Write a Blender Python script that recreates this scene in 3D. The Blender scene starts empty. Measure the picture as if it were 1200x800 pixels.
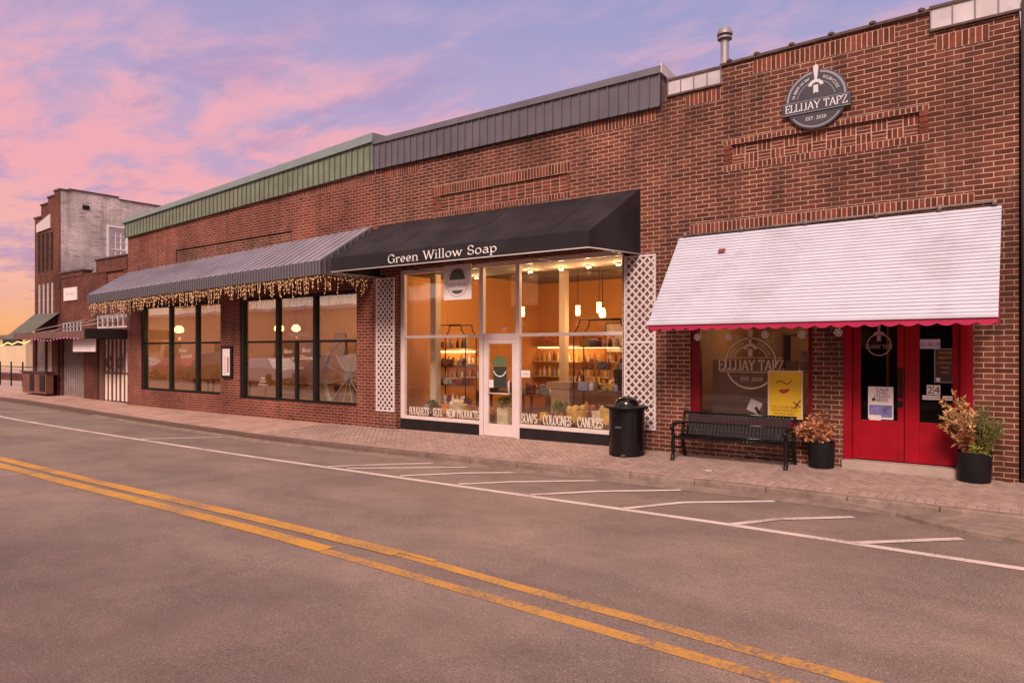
import bpy, bmesh, math, random
from mathutils import Vector, Matrix
random.seed(7)
S = bpy.context.scene
C = S.collection
PI = math.pi

# ------------------------------------------------------------------ camera
cd = bpy.data.cameras.new('camera')
cam = bpy.data.objects.new('camera', cd); C.objects.link(cam)
cam.location = (0, -11.586, 1.78)
YAW = math.atan2(1100, 830)                  # optical axis turns this far from straight left towards the facade
cam.rotation_euler = (PI / 2, 0, PI / 2 - YAW)
cd.sensor_width = 36; cd.lens = 24.9; cd.shift_y = 11 / 1200
cd.clip_start = .05; cd.clip_end = 4000
S.camera = cam

# ------------------------------------------------------------------ view, world, sun
S.view_settings.view_transform = 'Standard'; S.view_settings.look = 'None'
S.view_settings.exposure = 0; S.view_settings.gamma = 1
S.cycles.use_denoising = True
S.cycles.max_bounces = 8; S.cycles.diffuse_bounces = 3; S.cycles.glossy_bounces = 4; S.cycles.transparent_max_bounces = 12
S.cycles.sample_clamp_indirect = 6

SUN_EL, SUN_AZ = math.radians(40), math.radians(160)   # azimuth measured from +y towards +x : behind the camera, a little right
W = bpy.data.worlds.new('World'); S.world = W; W.use_nodes = True
nt = W.node_tree; N = nt.nodes; L = nt.links
bg = N['Background']
def node(tree, t, **k):
    n = tree.nodes.new(t)
    for a, v in k.items():
        if a == 'ins':
            for i, x in v.items(): n.inputs[i].default_value = x
        else: setattr(n, a, v)
    return n
def mth(tree, op, a, b=None, clamp=False):
    n = tree.nodes.new('ShaderNodeMath'); n.operation = op; n.use_clamp = clamp
    for i, x in ((0, a), (1, b)):
        if x is None: continue
        if isinstance(x, (int, float)): n.inputs[i].default_value = x
        else: tree.links.new(x, n.inputs[i])
    return n.outputs[0]
def mixc(tree, f, a, b, blend='MIX'):
    n = tree.nodes.new('ShaderNodeMix'); n.data_type = 'RGBA'; n.blend_type = blend
    for i, x in ((0, f), (6, a), (7, b)):
        if isinstance(x, (int, float)): n.inputs[i].default_value = x
        elif isinstance(x, tuple): n.inputs[i].default_value = (*x, 1)[:4]
        else: tree.links.new(x, n.inputs[i])
    return n.outputs[2]
def ramp(tree, f, stops, interp='LINEAR'):
    n = tree.nodes.new('ShaderNodeValToRGB'); n.color_ramp.interpolation = interp
    e = n.color_ramp.elements
    while len(e) < len(stops): e.new(.5)
    for q, (p, c) in zip(e, stops):
        q.position = p; q.color = (*c, 1) if isinstance(c, tuple) else (c, c, c, 1)
    tree.links.new(f, n.inputs[0]); return n.outputs[0]

tc = N.new('ShaderNodeTexCoord'); sp = N.new('ShaderNodeSeparateXYZ'); L.new(tc.outputs['Generated'], sp.inputs[0])
dx, dy, dz = sp.outputs
zc = mth(nt, 'MAXIMUM', dz, 0.0)
# west (left of the street) is where the sun went down
west = mth(nt, 'MULTIPLY_ADD', dx, -0.5); west.node.inputs[2].default_value = .5
warm = ramp(nt, zc, [(0, (.95, .36, .10)), (.035, (.93, .39, .16)), (.075, (.58, .27, .38)), (.12, (.54, .30, .46)), (.2, (.56, .36, .54)), (.33, (.50, .37, .58)), (.45, (.36, .33, .58)), (1, (.24, .26, .52))])
cool = ramp(nt, zc, [(0, (.80, .42, .42)), (.10, (.70, .38, .46)), (.22, (.60, .40, .56)), (.33, (.45, .39, .61)), (.45, (.28, .32, .60)), (1, (.22, .28, .55))])
wf = ramp(nt, west, [(.55, 0.0), (.92, 1.0)])
base = mixc(nt, wf, cool, warm)
# clouds lie on a high sheet: project the direction onto it
inv = mth(nt, 'DIVIDE', 1.0, mth(nt, 'ADD', zc, .10))
comb = N.new('ShaderNodeCombineXYZ'); L.new(mth(nt, 'MULTIPLY', dx, inv), comb.inputs[0]); L.new(mth(nt, 'MULTIPLY', dy, inv), comb.inputs[1])
def cloud(scale, rot, sq, loc, detail, rough, dist):
    m = node(nt, 'ShaderNodeMapping'); m.inputs['Rotation'].default_value = (0, 0, rot); m.inputs['Scale'].default_value = (sq, 1, 1); m.inputs['Location'].default_value = loc
    L.new(comb.outputs[0], m.inputs[0])
    n = node(nt, 'ShaderNodeTexNoise', ins={'Scale': scale, 'Detail': detail, 'Roughness': rough, 'Distortion': dist}); L.new(m.outputs[0], n.inputs['Vector'])
    return n.outputs[0]
big = cloud(.62, .5, .8, (3.1, 1.7, 0), 4, .5, .4)
fine = cloud(4.6, .35, .6, (2, 5, 0), 10, .60, .35)
shp = mth(nt, 'ADD', mth(nt, 'MULTIPLY', big, .50), mth(nt, 'MULTIPLY', fine, .50))
cm = ramp(nt, shp, [(.41, 0.0), (.535, 1.0)], 'EASE')
cm = mth(nt, 'MULTIPLY', cm, ramp(nt, zc, [(.0, .3), (.08, .9), (.33, .95), (.46, .12), (.55, .0)]))
ccol = ramp(nt, zc, [(0, (1.0, .45, .14)), (.10, (1.0, .49, .34)), (.22, (.97, .40, .41)), (.32, (.90, .42, .48)), (.45, (.76, .46, .60))])
sky = mixc(nt, mth(nt, 'MULTIPLY', cm, .92), base, ccol)
grey = cloud(3.4, .45, .45, (7.3, 2.2, 0), 9, .6, .4)
gm = ramp(nt, grey, [(.50, 0.0), (.64, 1.0)], 'EASE')
gm = mth(nt, 'MULTIPLY', gm, ramp(nt, zc, [(.05, 0.0), (.16, .55), (.34, .45), (.46, 0.0)]))
sky = mixc(nt, gm, sky, (.40, .27, .50))
# the half of the sky behind the photographer is still bright, thin overcast
south = ramp(nt, mth(nt, 'MULTIPLY_ADD', dy, -.5), [(.5, 0.0), (.9, 1.0)]); south.node.inputs[0].links[0].from_node.inputs[2].default_value = .5
zen = ramp(nt, zc, [(.5, 0.0), (.9, 1.0)])
br = mth(nt, 'MAXIMUM', south, zen)
sky = mixc(nt, br, sky, (.95, .73, .64))
nish = node(nt, 'ShaderNodeTexSky', sky_type='NISHITA', sun_disc=False, sun_elevation=SUN_EL, sun_rotation=SUN_AZ)
sky = mixc(nt, .010, sky, nish.outputs[0], 'ADD')
L.new(sky, bg.inputs[0]); bg.inputs[1].default_value = .95

sd = bpy.data.lights.new('sun', 'SUN'); sd.energy = 3.75; sd.angle = math.radians(17); sd.color = (1, .80, .68)
so = bpy.data.objects.new('sun', sd); C.objects.link(so)
so.rotation_euler = (PI / 2 - SUN_EL, 0, PI - SUN_AZ)
so.location = (0, -30, 40)

# ------------------------------------------------------------------ helpers
ORI = {}
def tag(o, label=None, cat=None, group=None, kind=None):
    if label: o['label'] = label
    if cat: o['category'] = cat
    if group: o['group'] = group
    if kind: o['kind'] = kind
    return o
def thing(name, loc, label, cat, group=None):
    o = bpy.data.objects.new(name, None); C.objects.link(o); o.location = loc; o.empty_display_size = .2
    ORI[o.name] = Vector(loc); tag(o, label, cat, group); return o
class MB:
    def __init__(s): s.v = []; s.f = []; s.sm = False
    def face(s, *p):
        n = len(s.v); s.v += [tuple(q) for q in p]; s.f.append(tuple(range(n, n + len(p)))); return s
    def box(s, x0, x1, y0, y1, z0, z1):
        return s.hexa([(x0, y0, z0), (x1, y0, z0), (x1, y1, z0), (x0, y1, z0)], [(x0, y0, z1), (x1, y0, z1), (x1, y1, z1), (x0, y1, z1)])
    def hexa(s, b, t):
        n = len(s.v); k = len(b); s.v += [tuple(q) for q in b] + [tuple(q) for q in t]
        s.f.append(tuple(n + i for i in reversed(range(k)))); s.f.append(tuple(n + k + i for i in range(k)))
        for i in range(k):
            j = (i + 1) % k; s.f.append((n + i, n + j, n + k + j, n + k + i))
        return s
    def obox(s, c, ax, ay, az):
        c, ax, ay, az = map(Vector, (c, ax, ay, az))
        q = lambda z: [c - ax - ay + z, c + ax - ay + z, c + ax + ay + z, c - ax + ay + z]
        return s.hexa(q(-az), q(az))
    def bar(s, p, q, w, h, up=(0, 0, 1)):
        p, q, up = Vector(p), Vector(q), Vector(up); d = q - p
        if d.length < 1e-6: return s
        a = d.normalized(); b = a.cross(up)
        if b.length < 1e-4: b = a.cross(Vector((1, 0, 0)))
        b.normalize(); c = b.cross(a)
        return s.obox((p + q) / 2, d / 2, b * w / 2, c * h / 2)
    def tube(s, pts, r, n=8, cap=True):
        pts = [Vector(p) for p in pts]; rs = r if isinstance(r, (list, tuple)) else [r] * len(pts)
        base = len(s.v); prev = None
        for i, p in enumerate(pts):
            d = (pts[min(i + 1, len(pts) - 1)] - pts[max(i - 1, 0)]).normalized()
            u = prev - d * prev.dot(d) if prev is not None else d.cross(Vector((0, 0, 1)) if abs(d.z) < .9 else Vector((1, 0, 0)))
            u.normalize(); prev = u; w = d.cross(u)
            for k in range(n):
                a = 2 * PI * k / n; s.v.append(tuple(p + (u * math.cos(a) + w * math.sin(a)) * rs[i]))
        for i in range(len(pts) - 1):
            for k in range(n):
                a, b = base + i * n + k, base + i * n + (k + 1) % n
                s.f.append((a, b, b + n, a + n))
        if cap:
            s.f.append(tuple(base + k for k in reversed(range(n)))); s.f.append(tuple(base + (len(pts) - 1) * n + k for k in range(n)))
        return s
    def lathe(s, c, prof, n=32):
        base = len(s.v); c = Vector(c)
        for r, z in prof:
            for k in range(n):
                a = 2 * PI * k / n; s.v.append((c.x + r * math.cos(a), c.y + r * math.sin(a), c.z + z))
        for i in range(len(prof) - 1):
            for k in range(n):
                a, b = base + i * n + k, base + i * n + (k + 1) % n
                s.f.append((a, b, b + n, a + n))
        s.f.append(tuple(base + k for k in reversed(range(n)))); s.f.append(tuple(base + (len(prof) - 1) * n + k for k in range(n)))
        return s
    def prism(s, poly, a, b, axis='y'):           # poly of (u, v): axis y -> (u, *, v), axis x -> (*, u, v), axis z -> (u, v, *)
        m = {'y': lambda u, v, t: (u, t, v), 'x': lambda u, v, t: (t, u, v), 'z': lambda u, v, t: (u, v, t)}[axis]
        return s.hexa([m(u, v, a) for u, v in poly], [m(u, v, b) for u, v in poly])
    def ball(s, c, r, n=8, m=5, sz=1):
        return s.lathe(c, [(max(.001, r * math.sin(PI * i / m)), -r * sz * math.cos(PI * i / m)) for i in range(m + 1)], n)
    def build(s, name, mat, parent=None, smooth=False, bevel=0, auto=None):
        o0 = ORI[parent.name] if parent is not None else Vector((0, 0, 0))
        me = bpy.data.meshes.new(name); me.from_pydata([tuple(Vector(v) - o0) for v in s.v], [], s.f); me.validate()
        bm = bmesh.new(); bm.from_mesh(me); bmesh.ops.recalc_face_normals(bm, faces=bm.faces[:]); bm.to_mesh(me); bm.free()
        o = bpy.data.objects.new(name, me); C.objects.link(o)
        if mat is not None: me.materials.append(mat)
        if parent is not None: o.parent = parent
        ORI[o.name] = o0
        if smooth:
            for p in me.polygons: p.use_smooth = True
        if bevel:
            b = o.modifiers.new('bevel', 'BEVEL'); b.width = bevel; b.segments = 2; b.limit_method = 'ANGLE'
        if auto:
            me.set_sharp_from_angle(angle=math.radians(auto))
        return o
def whole(o, c=None):
    """Give a single-mesh thing its origin at its base."""
    me = o.data
    xs = [v.co for v in me.vertices]
    if c is None: c = Vector((sum(v.x for v in xs) / len(xs), sum(v.y for v in xs) / len(xs), min(v.z for v in xs)))
    me.transform(Matrix.Translation(-Vector(c))); o.location = c; ORI[o.name] = Vector(c); return o

# ------------------------------------------------------------------ materials
MATS = {}
def mat(name, col, rough=.6, metal=0, spec=.5, var=0, vscale=3, bump=0, bscale=40, emit=0, coat=0, island=0, dirt=None, dscale=1.2):
    if name in MATS: return MATS[name]
    m = bpy.data.materials.new(name); m.use_nodes = True; t = m.node_tree; b = t.nodes['Principled BSDF']
    b.inputs['Roughness'].default_value = rough; b.inputs['Metallic'].default_value = metal; b.inputs['Specular IOR Level'].default_value = spec
    b.inputs['Coat Weight'].default_value = coat
    geo = t.nodes.new('ShaderNodeNewGeometry'); pos = geo.outputs['Position']
    c = None
    if var:
        n = node(t, 'ShaderNodeTexNoise', ins={'Scale': vscale, 'Detail': 6, 'Roughness': .6}); t.links.new(pos, n.inputs['Vector'])
        f = ramp(t, n.outputs[0], [(.3, 0.0), (.7, 1.0)])
        c = mixc(t, f, tuple(x * (1 - var) for x in col), tuple(min(1, x * (1 + var)) for x in col))
        rr = mth(t, 'MULTIPLY_ADD', n.outputs[0], .25); rr.node.inputs[2].default_value = max(0, rough - .12); t.links.new(rr, b.inputs['Roughness'])
    if island:
        h = t.nodes.new('ShaderNodeHueSaturation'); r = geo.outputs['Random Per Island']
        v = mth(t, 'MULTIPLY_ADD', r, 2 * island); v.node.inputs[2].default_value = 1 - island; t.links.new(v, h.inputs['Value'])
        if c is None: h.inputs['Color'].default_value = (*col, 1)
        else: t.links.new(c, h.inputs['Color'])
        c = h.outputs[0]
    if dirt:
        n2 = node(t, 'ShaderNodeTexNoise', ins={'Scale': dscale, 'Detail': 8, 'Roughness': .68}); t.links.new(pos, n2.inputs['Vector'])
        f = ramp(t, n2.outputs[0], [(.48, 0.0), (.75, .7)])
        c = mixc(t, f, c if c is not None else col, dirt)
    if c is None: b.inputs['Base Color'].default_value = (*col, 1)
    else: t.links.new(c, b.inputs['Base Color'])
    if bump:
        n3 = node(t, 'ShaderNodeTexNoise', ins={'Scale': bscale, 'Detail': 5}); t.links.new(pos, n3.inputs['Vector'])
        bp = node(t, 'ShaderNodeBump', ins={'Strength': bump, 'Distance': .02}); t.links.new(n3.outputs[0], bp.inputs['Height']); t.links.new(bp.outputs[0], b.inputs['Normal'])
    if emit:
        b.inputs['Emission Color'].default_value = (*col, 1); b.inputs['Emission Strength'].default_value = emit
    MATS[name] = m; return m

def brick_mat(name, c1, c2, mortar, bw=.228, rh=.0737, ms=.0064, stain=(.05, .02, .018), stain_amt=.5, bump=.5, offset=.5):
    m = bpy.data.materials.new(name); m.use_nodes = True; t = m.node_tree; b = t.nodes['Principled BSDF']
    b.inputs['Roughness'].default_value = .85; b.inputs['Specular IOR Level'].default_value = .25
    geo = t.nodes.new('ShaderNodeNewGeometry'); s = t.nodes.new('ShaderNodeSeparateXYZ'); t.links.new(geo.outputs['Position'], s.inputs[0])
    sn = t.nodes.new('ShaderNodeSeparateXYZ'); t.links.new(geo.outputs['True Normal'], sn.inputs[0])
    side = mth(t, 'GREATER_THAN', mth(t, 'ABSOLUTE', sn.outputs[0]), .6)
    u = mth(t, 'ADD', mth(t, 'MULTIPLY', s.outputs[1], side), mth(t, 'MULTIPLY', s.outputs[0], mth(t, 'SUBTRACT', 1.0, side)))
    wob = node(t, 'ShaderNodeTexNoise', ins={'Scale': 9.0, 'Detail': 2}); t.links.new(geo.outputs['Position'], wob.inputs['Vector'])
    wv = mth(t, 'MULTIPLY', mth(t, 'SUBTRACT', wob.outputs[0], .5), .012)
    cb = t.nodes.new('ShaderNodeCombineXYZ'); t.links.new(mth(t, 'ADD', u, wv), cb.inputs[0]); t.links.new(mth(t, 'ADD', s.outputs[2], wv), cb.inputs[1])
    br = node(t, 'ShaderNodeTexBrick', offset=offset, ins={'Scale': 1, 'Mortar Size': ms, 'Mortar Smooth': .25, 'Bias': 0, 'Brick Width': bw, 'Row Height': rh})
    br.inputs['Color1'].default_value = (0, 0, 0, 1); br.inputs['Color2'].default_value = (1, 1, 1, 1); br.inputs['Mortar'].default_value = (.5, .5, .5, 1)
    t.links.new(cb.outputs[0], br.inputs['Vector'])
    mid = tuple((a + c) / 2 for a, c in zip(c1, c2))
    col = ramp(t, br.outputs['Color'], [(0, c1), (.45, mid), (.8, c2), (1, tuple(x * .45 for x in c1))])
    n = node(t, 'ShaderNodeTexNoise', ins={'Scale': 26, 'Detail': 4}); t.links.new(geo.outputs['Position'], n.inputs['Vector'])
    col = mixc(t, .32, col, mixc(t, n.outputs[0], tuple(x * .55 for x in mid), tuple(x * 1.5 for x in mid)))
    mc = mixc(t, n.outputs[0], tuple(x * .65 for x in mortar), tuple(x * 1.25 for x in mortar))
    col = mixc(t, br.outputs['Fac'], col, mc)
    # weather stains: tall streaks and broad patches
    mp = node(t, 'ShaderNodeMapping'); mp.inputs['Scale'].default_value = (1.6, 1.6, .45); t.links.new(geo.outputs['Position'], mp.inputs[0])
    sn1 = node(t, 'ShaderNodeTexNoise', ins={'Scale': 1.3, 'Detail': 7, 'Roughness': .65}); t.links.new(mp.outputs[0], sn1.inputs['Vector'])
    f = mth(t, 'MULTIPLY', ramp(t, sn1.outputs[0], [(.45, 0.0), (.72, 1.0)]), stain_amt)
    col = mixc(t, f, col, stain)
    n4 = node(t, 'ShaderNodeTexNoise', ins={'Scale': 2.3, 'Detail': 6, 'Roughness': .7}); t.links.new(mp.outputs[0], n4.inputs['Vector'])
    col = mixc(t, mth(t, 'MULTIPLY', ramp(t, n4.outputs[0], [(.58, 0.0), (.75, 1.0)]), .22), col, tuple(min(1, x * 1.1) for x in mortar))
    n5 = node(t, 'ShaderNodeTexNoise', ins={'Scale': .55, 'Detail': 5, 'Roughness': .6}); t.links.new(geo.outputs['Position'], n5.inputs['Vector'])
    hs_ = t.nodes.new('ShaderNodeHueSaturation'); t.links.new(col, hs_.inputs['Color']); t.links.new(ramp(t, n5.outputs[0], [(.3, .58), (.7, 1.32)]), hs_.inputs['Value'])
    mp2 = node(t, 'ShaderNodeMapping'); mp2.inputs['Scale'].default_value = (5, 5, .30); t.links.new(geo.outputs['Position'], mp2.inputs[0])
    n6 = node(t, 'ShaderNodeTexNoise', ins={'Scale': 1.0, 'Detail': 5, 'Roughness': .6}); t.links.new(mp2.outputs[0], n6.inputs['Vector'])
    col = mixc(t, mth(t, 'MULTIPLY', ramp(t, n6.outputs[0], [(.55, 0.0), (.70, 1.0)]), .38), hs_.outputs[0], stain)
    t.links.new(col, b.inputs['Base Color'])
    h = mth(t, 'ADD', mth(t, 'SUBTRACT', 1.0, br.outputs['Fac']), mth(t, 'MULTIPLY', n.outputs[0], .35))
    bp = node(t, 'ShaderNodeBump', ins={'Strength': bump, 'Distance': .008}); t.links.new(h, bp.inputs['Height']); t.links.new(bp.outputs[0], b.inputs['Normal'])
    MATS[name] = m; return m

MORT = (.54, .345, .265)
BRICK1 = brick_mat('brick taproom', (.075, .019, .012), (.195, .054, .032), MORT, stain_amt=.75)
BRICK2 = brick_mat('brick soap shop', (.09, .023, .015), (.195, .053, .033), (.50, .32, .25))
BRICK3 = brick_mat('brick restaurant', (.115, .025, .017), (.205, .048, .030), (.46, .26, .20), stain_amt=.35)
BRICK4 = brick_mat('brick small shop', (.09, .024, .018), (.165, .046, .032), (.22, .10, .08), stain_amt=.6)
WBRICK = brick_mat('whitewashed brick', (.62, .51, .49), (.82, .70, .67), (.50, .40, .38), stain=(.30, .20, .18), stain_amt=.5, bump=.7)
SOLD = mat('loose brick', (.145, .036, .023), .85, spec=.25, var=.3, vscale=14, island=.42, bump=.3, bscale=60)
MORTAR = mat('mortar', MORT, .9, var=.25, vscale=20)
def asphalt():
    m = bpy.data.materials.new('asphalt'); m.use_nodes = True; t = m.node_tree; b = t.nodes['Principled BSDF']
    b.inputs['Roughness'].default_value = .82; b.inputs['Specular IOR Level'].default_value = .3
    geo = t.nodes.new('ShaderNodeNewGeometry'); P = geo.outputs['Position']
    def nz(sc, d=6, r=.6, vec=P): 
        n = node(t, 'ShaderNodeTexNoise', ins={'Scale': sc, 'Detail': d, 'Roughness': r}); t.links.new(vec, n.inputs['Vector']); return n.outputs[0]
    mp = node(t, 'ShaderNodeMapping'); mp.inputs['Scale'].default_value = (.35, 1.2, 1); t.links.new(P, mp.inputs[0])
    c = mixc(t, ramp(t, nz(.55, 7, .6), [(.36, 0.0), (.66, 1.0)]), (.165, .120, .110), (.345, .225, .178))
    c = mixc(t, mth(t, 'MULTIPLY', ramp(t, nz(1.1, 6, .6, mp.outputs[0]), [(.5, 0.0), (.72, 1.0)]), .45), c, (.130, .095, .090))
    g = nz(75, 3, .7)
    c = mixc(t, .55, c, mixc(t, ramp(t, g, [(.3, 0.0), (.7, 1.0)]), (.05, .035, .034), (.44, .30, .26)))
    v = node(t, 'ShaderNodeTexVoronoi', ins={'Scale': 70}); t.links.new(P, v.inputs['Vector'])
    sep = t.nodes.new('ShaderNodeSeparateColor'); t.links.new(v.outputs['Color'], sep.inputs[0])
    fleck = mth(t, 'MULTIPLY', mth(t, 'GREATER_THAN', sep.outputs[0], .93), mth(t, 'LESS_THAN', v.outputs['Distance'], .42))
    c = mixc(t, mth(t, 'MULTIPLY', fleck, .65), c, (.48, .37, .32))
    hv = t.nodes.new('ShaderNodeHueSaturation'); t.links.new(c, hv.inputs['Color'])
    tr_ = node(t, 'ShaderNodeMapping'); tr_.inputs['Scale'].default_value = (.12, 1.1, 1); t.links.new(P, tr_.inputs[0])
    lane = nz(1.0, 3, .5, tr_.outputs[0]); blot = nz(2.4, 7, .65)
    t.links.new(mth(t, 'ADD', ramp(t, lane, [(.35, .36), (.65, .56)]), ramp(t, blot, [(.35, .38), (.68, .58)])), hv.inputs['Value']); c = hv.outputs[0]
    # hairline cracks
    v2 = node(t, 'ShaderNodeTexVoronoi', feature='DISTANCE_TO_EDGE', ins={'Scale': .42})
    wn = node(t, 'ShaderNodeTexNoise', ins={'Scale': 1.6, 'Detail': 5}); t.links.new(P, wn.inputs['Vector'])
    va = node(t, 'ShaderNodeVectorMath', operation='ADD'); sc = node(t, 'ShaderNodeVectorMath', operation='SCALE'); sc.inputs['Scale'].default_value = 1.1
    t.links.new(wn.outputs['Color'], sc.inputs[0]); t.links.new(P, va.inputs[0]); t.links.new(sc.outputs[0], va.inputs[1]); t.links.new(va.outputs[0], v2.inputs['Vector'])
    cr = mth(t, 'MULTIPLY', mth(t, 'LESS_THAN', v2.outputs['Distance'], .0022), ramp(t, nz(.4, 3), [(.55, 0.0), (.65, .35)]))
    c = mixc(t, cr, c, (.045, .03, .03))
    t.links.new(c, b.inputs['Base Color'])
    bp = node(t, 'ShaderNodeBump', ins={'Strength': .55, 'Distance': .01}); t.links.new(g, bp.inputs['Height']); t.links.new(bp.outputs[0], b.inputs['Normal'])
    return m
ASPH = asphalt()
def paint(name, col, wear, under=(.2, .13, .12)):
    m = bpy.data.materials.new(name); m.use_nodes = True; t = m.node_tree; b = t.nodes['Principled BSDF']; b.inputs['Roughness'].default_value = .75
    geo = t.nodes.new('ShaderNodeNewGeometry'); P = geo.outputs['Position']
    n = node(t, 'ShaderNodeTexNoise', ins={'Scale': 34, 'Detail': 6, 'Roughness': .75}); t.links.new(P, n.inputs['Vector'])
    n2 = node(t, 'ShaderNodeTexNoise', ins={'Scale': 1.7, 'Detail': 3}); t.links.new(P, n2.inputs['Vector'])
    f = ramp(t, mth(t, 'ADD', mth(t, 'MULTIPLY', n.outputs[0], .7), mth(t, 'MULTIPLY', n2.outputs[0], .3)), [(wear, 0.0), (wear + .12, 1.0)])
    c = mixc(t, n2.outputs[0], tuple(x * .8 for x in col), tuple(min(1, x * 1.15) for x in col))
    t.links.new(mixc(t, f, under, c), b.inputs['Base Color'])
    bp = node(t, 'ShaderNodeBump', ins={'Strength': .4, 'Distance': .01}); t.links.new(n.outputs[0], bp.inputs['Height']); t.links.new(bp.outputs[0], b.inputs['Normal'])
    return m
YEL = paint('yellow road paint', (.56, .26, .05), .41)
YEL2 = paint('fresh yellow road paint', (.58, .27, .04), .39)
WHT = paint('white road paint', (.70, .54, .50), .36)

def glass(name, ior=1.7, tint=(1, 1, 1)):
    m = bpy.data.materials.new(name); m.use_nodes = True; t = m.node_tree; t.nodes.remove(t.nodes['Principled BSDF'])
    out = t.nodes['Material Output']; mx = t.nodes.new('ShaderNodeMixShader'); geo = t.nodes.new('ShaderNodeNewGeometry')
    dt = node(t, 'ShaderNodeVectorMath', operation='DOT_PRODUCT'); t.links.new(geo.outputs['Normal'], dt.inputs[0]); t.links.new(geo.outputs['Incoming'], dt.inputs[1])
    f0 = ((ior - 1) / (ior + 1)) ** 2
    fr = mth(t, 'MULTIPLY_ADD', mth(t, 'POWER', mth(t, 'SUBTRACT', 1.0, mth(t, 'ABSOLUTE', dt.outputs['Value'])), 5.0), 1 - f0); fr.node.inputs[2].default_value = f0
    tr = node(t, 'ShaderNodeBsdfTransparent'); tr.inputs[0].default_value = (*tint, 1)
    gl = node(t, 'ShaderNodeBsdfGlossy'); gl.inputs['Roughness'].default_value = .0
    n = node(t, 'ShaderNodeTexNoise', ins={'Scale': 1.1, 'Detail': 1}); t.links.new(geo.outputs['Position'], n.inputs['Vector'])
    bp = node(t, 'ShaderNodeBump', ins={'Strength': .12, 'Distance': .02}); t.links.new(n.outputs[0], bp.inputs['Height']); t.links.new(bp.outputs[0], gl.inputs['Normal'])
    t.links.new(fr, mx.inputs[0]); t.links.new(tr.outputs[0], mx.inputs[1]); t.links.new(gl.outputs[0], mx.inputs[2]); t.links.new(mx.outputs[0], out.inputs[0])
    return m
GLASS = glass('window glass', 2.1); GLASS2 = glass('coated window glass', 4.0, (.96, .95, .93)); DGLASS = glass('dark door glass', 1.5, (.7, .65, .66))

CONC = mat('concrete', (.40, .26, .215), .85, var=.2, vscale=5, bump=.25, bscale=70, dirt=(.16, .095, .08), dscale=1.6)
KERB = mat('kerb concrete', (.26, .175, .145), .9, var=.3, vscale=6, bump=.4, bscale=50, dirt=(.10, .055, .045), dscale=1.1)
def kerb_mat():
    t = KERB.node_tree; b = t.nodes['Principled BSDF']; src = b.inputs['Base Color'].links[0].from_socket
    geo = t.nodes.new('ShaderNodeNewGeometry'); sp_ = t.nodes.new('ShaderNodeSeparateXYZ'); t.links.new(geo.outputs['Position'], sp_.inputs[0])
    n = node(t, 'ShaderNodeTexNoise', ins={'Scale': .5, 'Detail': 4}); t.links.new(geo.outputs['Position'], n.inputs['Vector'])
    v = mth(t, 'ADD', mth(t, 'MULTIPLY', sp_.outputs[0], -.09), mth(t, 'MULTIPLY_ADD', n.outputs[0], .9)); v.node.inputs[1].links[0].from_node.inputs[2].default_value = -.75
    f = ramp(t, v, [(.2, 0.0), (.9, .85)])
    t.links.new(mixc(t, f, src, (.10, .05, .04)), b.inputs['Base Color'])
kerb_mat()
KERBD = mat('stained kerb concrete', (.13, .065, .052), .9, var=.35, vscale=4, bump=.4, bscale=50, dirt=(.05, .028, .025), dscale=1.4)
PAVER = mat('brick paver', (.385, .25, .215), .85, var=.15, vscale=9, bump=.3, bscale=60, island=.12, dirt=(.24, .145, .12), dscale=.8)
SAND = mat('paver joint sand', (.075, .045, .04), .95, var=.2)
RED = mat('red door paint', (.31, .0012, .011), .5, spec=.22, var=.12, vscale=5, dirt=(.17, .004, .010), dscale=2.2)
DRED = mat('dark red frame paint', (.17, .0012, .008), .5, spec=.25, var=.15, vscale=5)
ALU = mat('white aluminium frame', (.70, .56, .54), .4, var=.06, spec=.5)
BLK = mat('black steel', (.006, .005, .005), .42, spec=.3, var=.2, vscale=8)
BLKF = mat('black window frame', (.008, .006, .006), .5, spec=.3)
KICK = mat('black kick panel', (.016, .010, .012), .6, spec=.3, var=.3, vscale=4)
FAB = mat('black awning canvas', (.020, .014, .018), .75, spec=.25, var=.25, vscale=2.0, bump=.18, bscale=5, dirt=(.050, .038, .044), dscale=.8)
PIPING = mat('pale awning piping', (.55, .48, .46), .6)
GREYM = mat('grey sheet metal', (.33, .29, .345), .45, metal=.2, var=.12, vscale=1.5, dirt=(.24, .19, .21), dscale=.8)
GREYD = mat('grey fascia metal', (.135, .115, .140), .45, metal=.3, var=.12, vscale=2, dirt=(.09, .075, .09), dscale=.9)
GREEN = mat('green fascia metal', (.175, .190, .135), .55, metal=.05, var=.2, vscale=2, dirt=(.10, .10, .075), dscale=1.5)
GCAP = mat('green grey cap metal', (.21, .245, .245), .5, metal=.2, var=.1)
GALV = mat('weathered white flashing', (.55, .47, .50), .5, var=.25, vscale=4, dirt=(.12, .09, .09), dscale=2.0)
COPE = mat('dark parapet tile', (.10, .058, .052), .8, var=.4, vscale=6, bump=.4)
SLAT = mat('white awning slats', (.58, .555, .65), .5, var=.05, vscale=3, dirt=(.40, .36, .41), dscale=1.3)
VAL = mat('crimson valance', (.42, .008, .065), .65, var=.12)
LAT = mat('white lattice', (.68, .56, .56), .6, var=.1, dirt=(.42, .30, .30), dscale=3)
WHITE = mat('white painted board', (.74, .62, .62), .55, var=.04)
INK = mat('black ink', (.02, .016, .018), .6)
WTXT = mat('white lettering', (.80, .72, .70), .6)
WTX2 = mat('faded window lettering', (.62, .50, .45), .6)
WTXS = mat('sign lettering', (.62, .56, .60), .6)
SIGNB = mat('sign charcoal', (.045, .036, .050), .5, var=.15)
SIGNG = mat('sign grey', (.28, .25, .30), .5)
BACK = mat('unseen wall', (.25, .16, .13), .9, var=.15)
ROOF = mat('flat roof felt', (.12, .10, .10), .9, var=.2)
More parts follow.
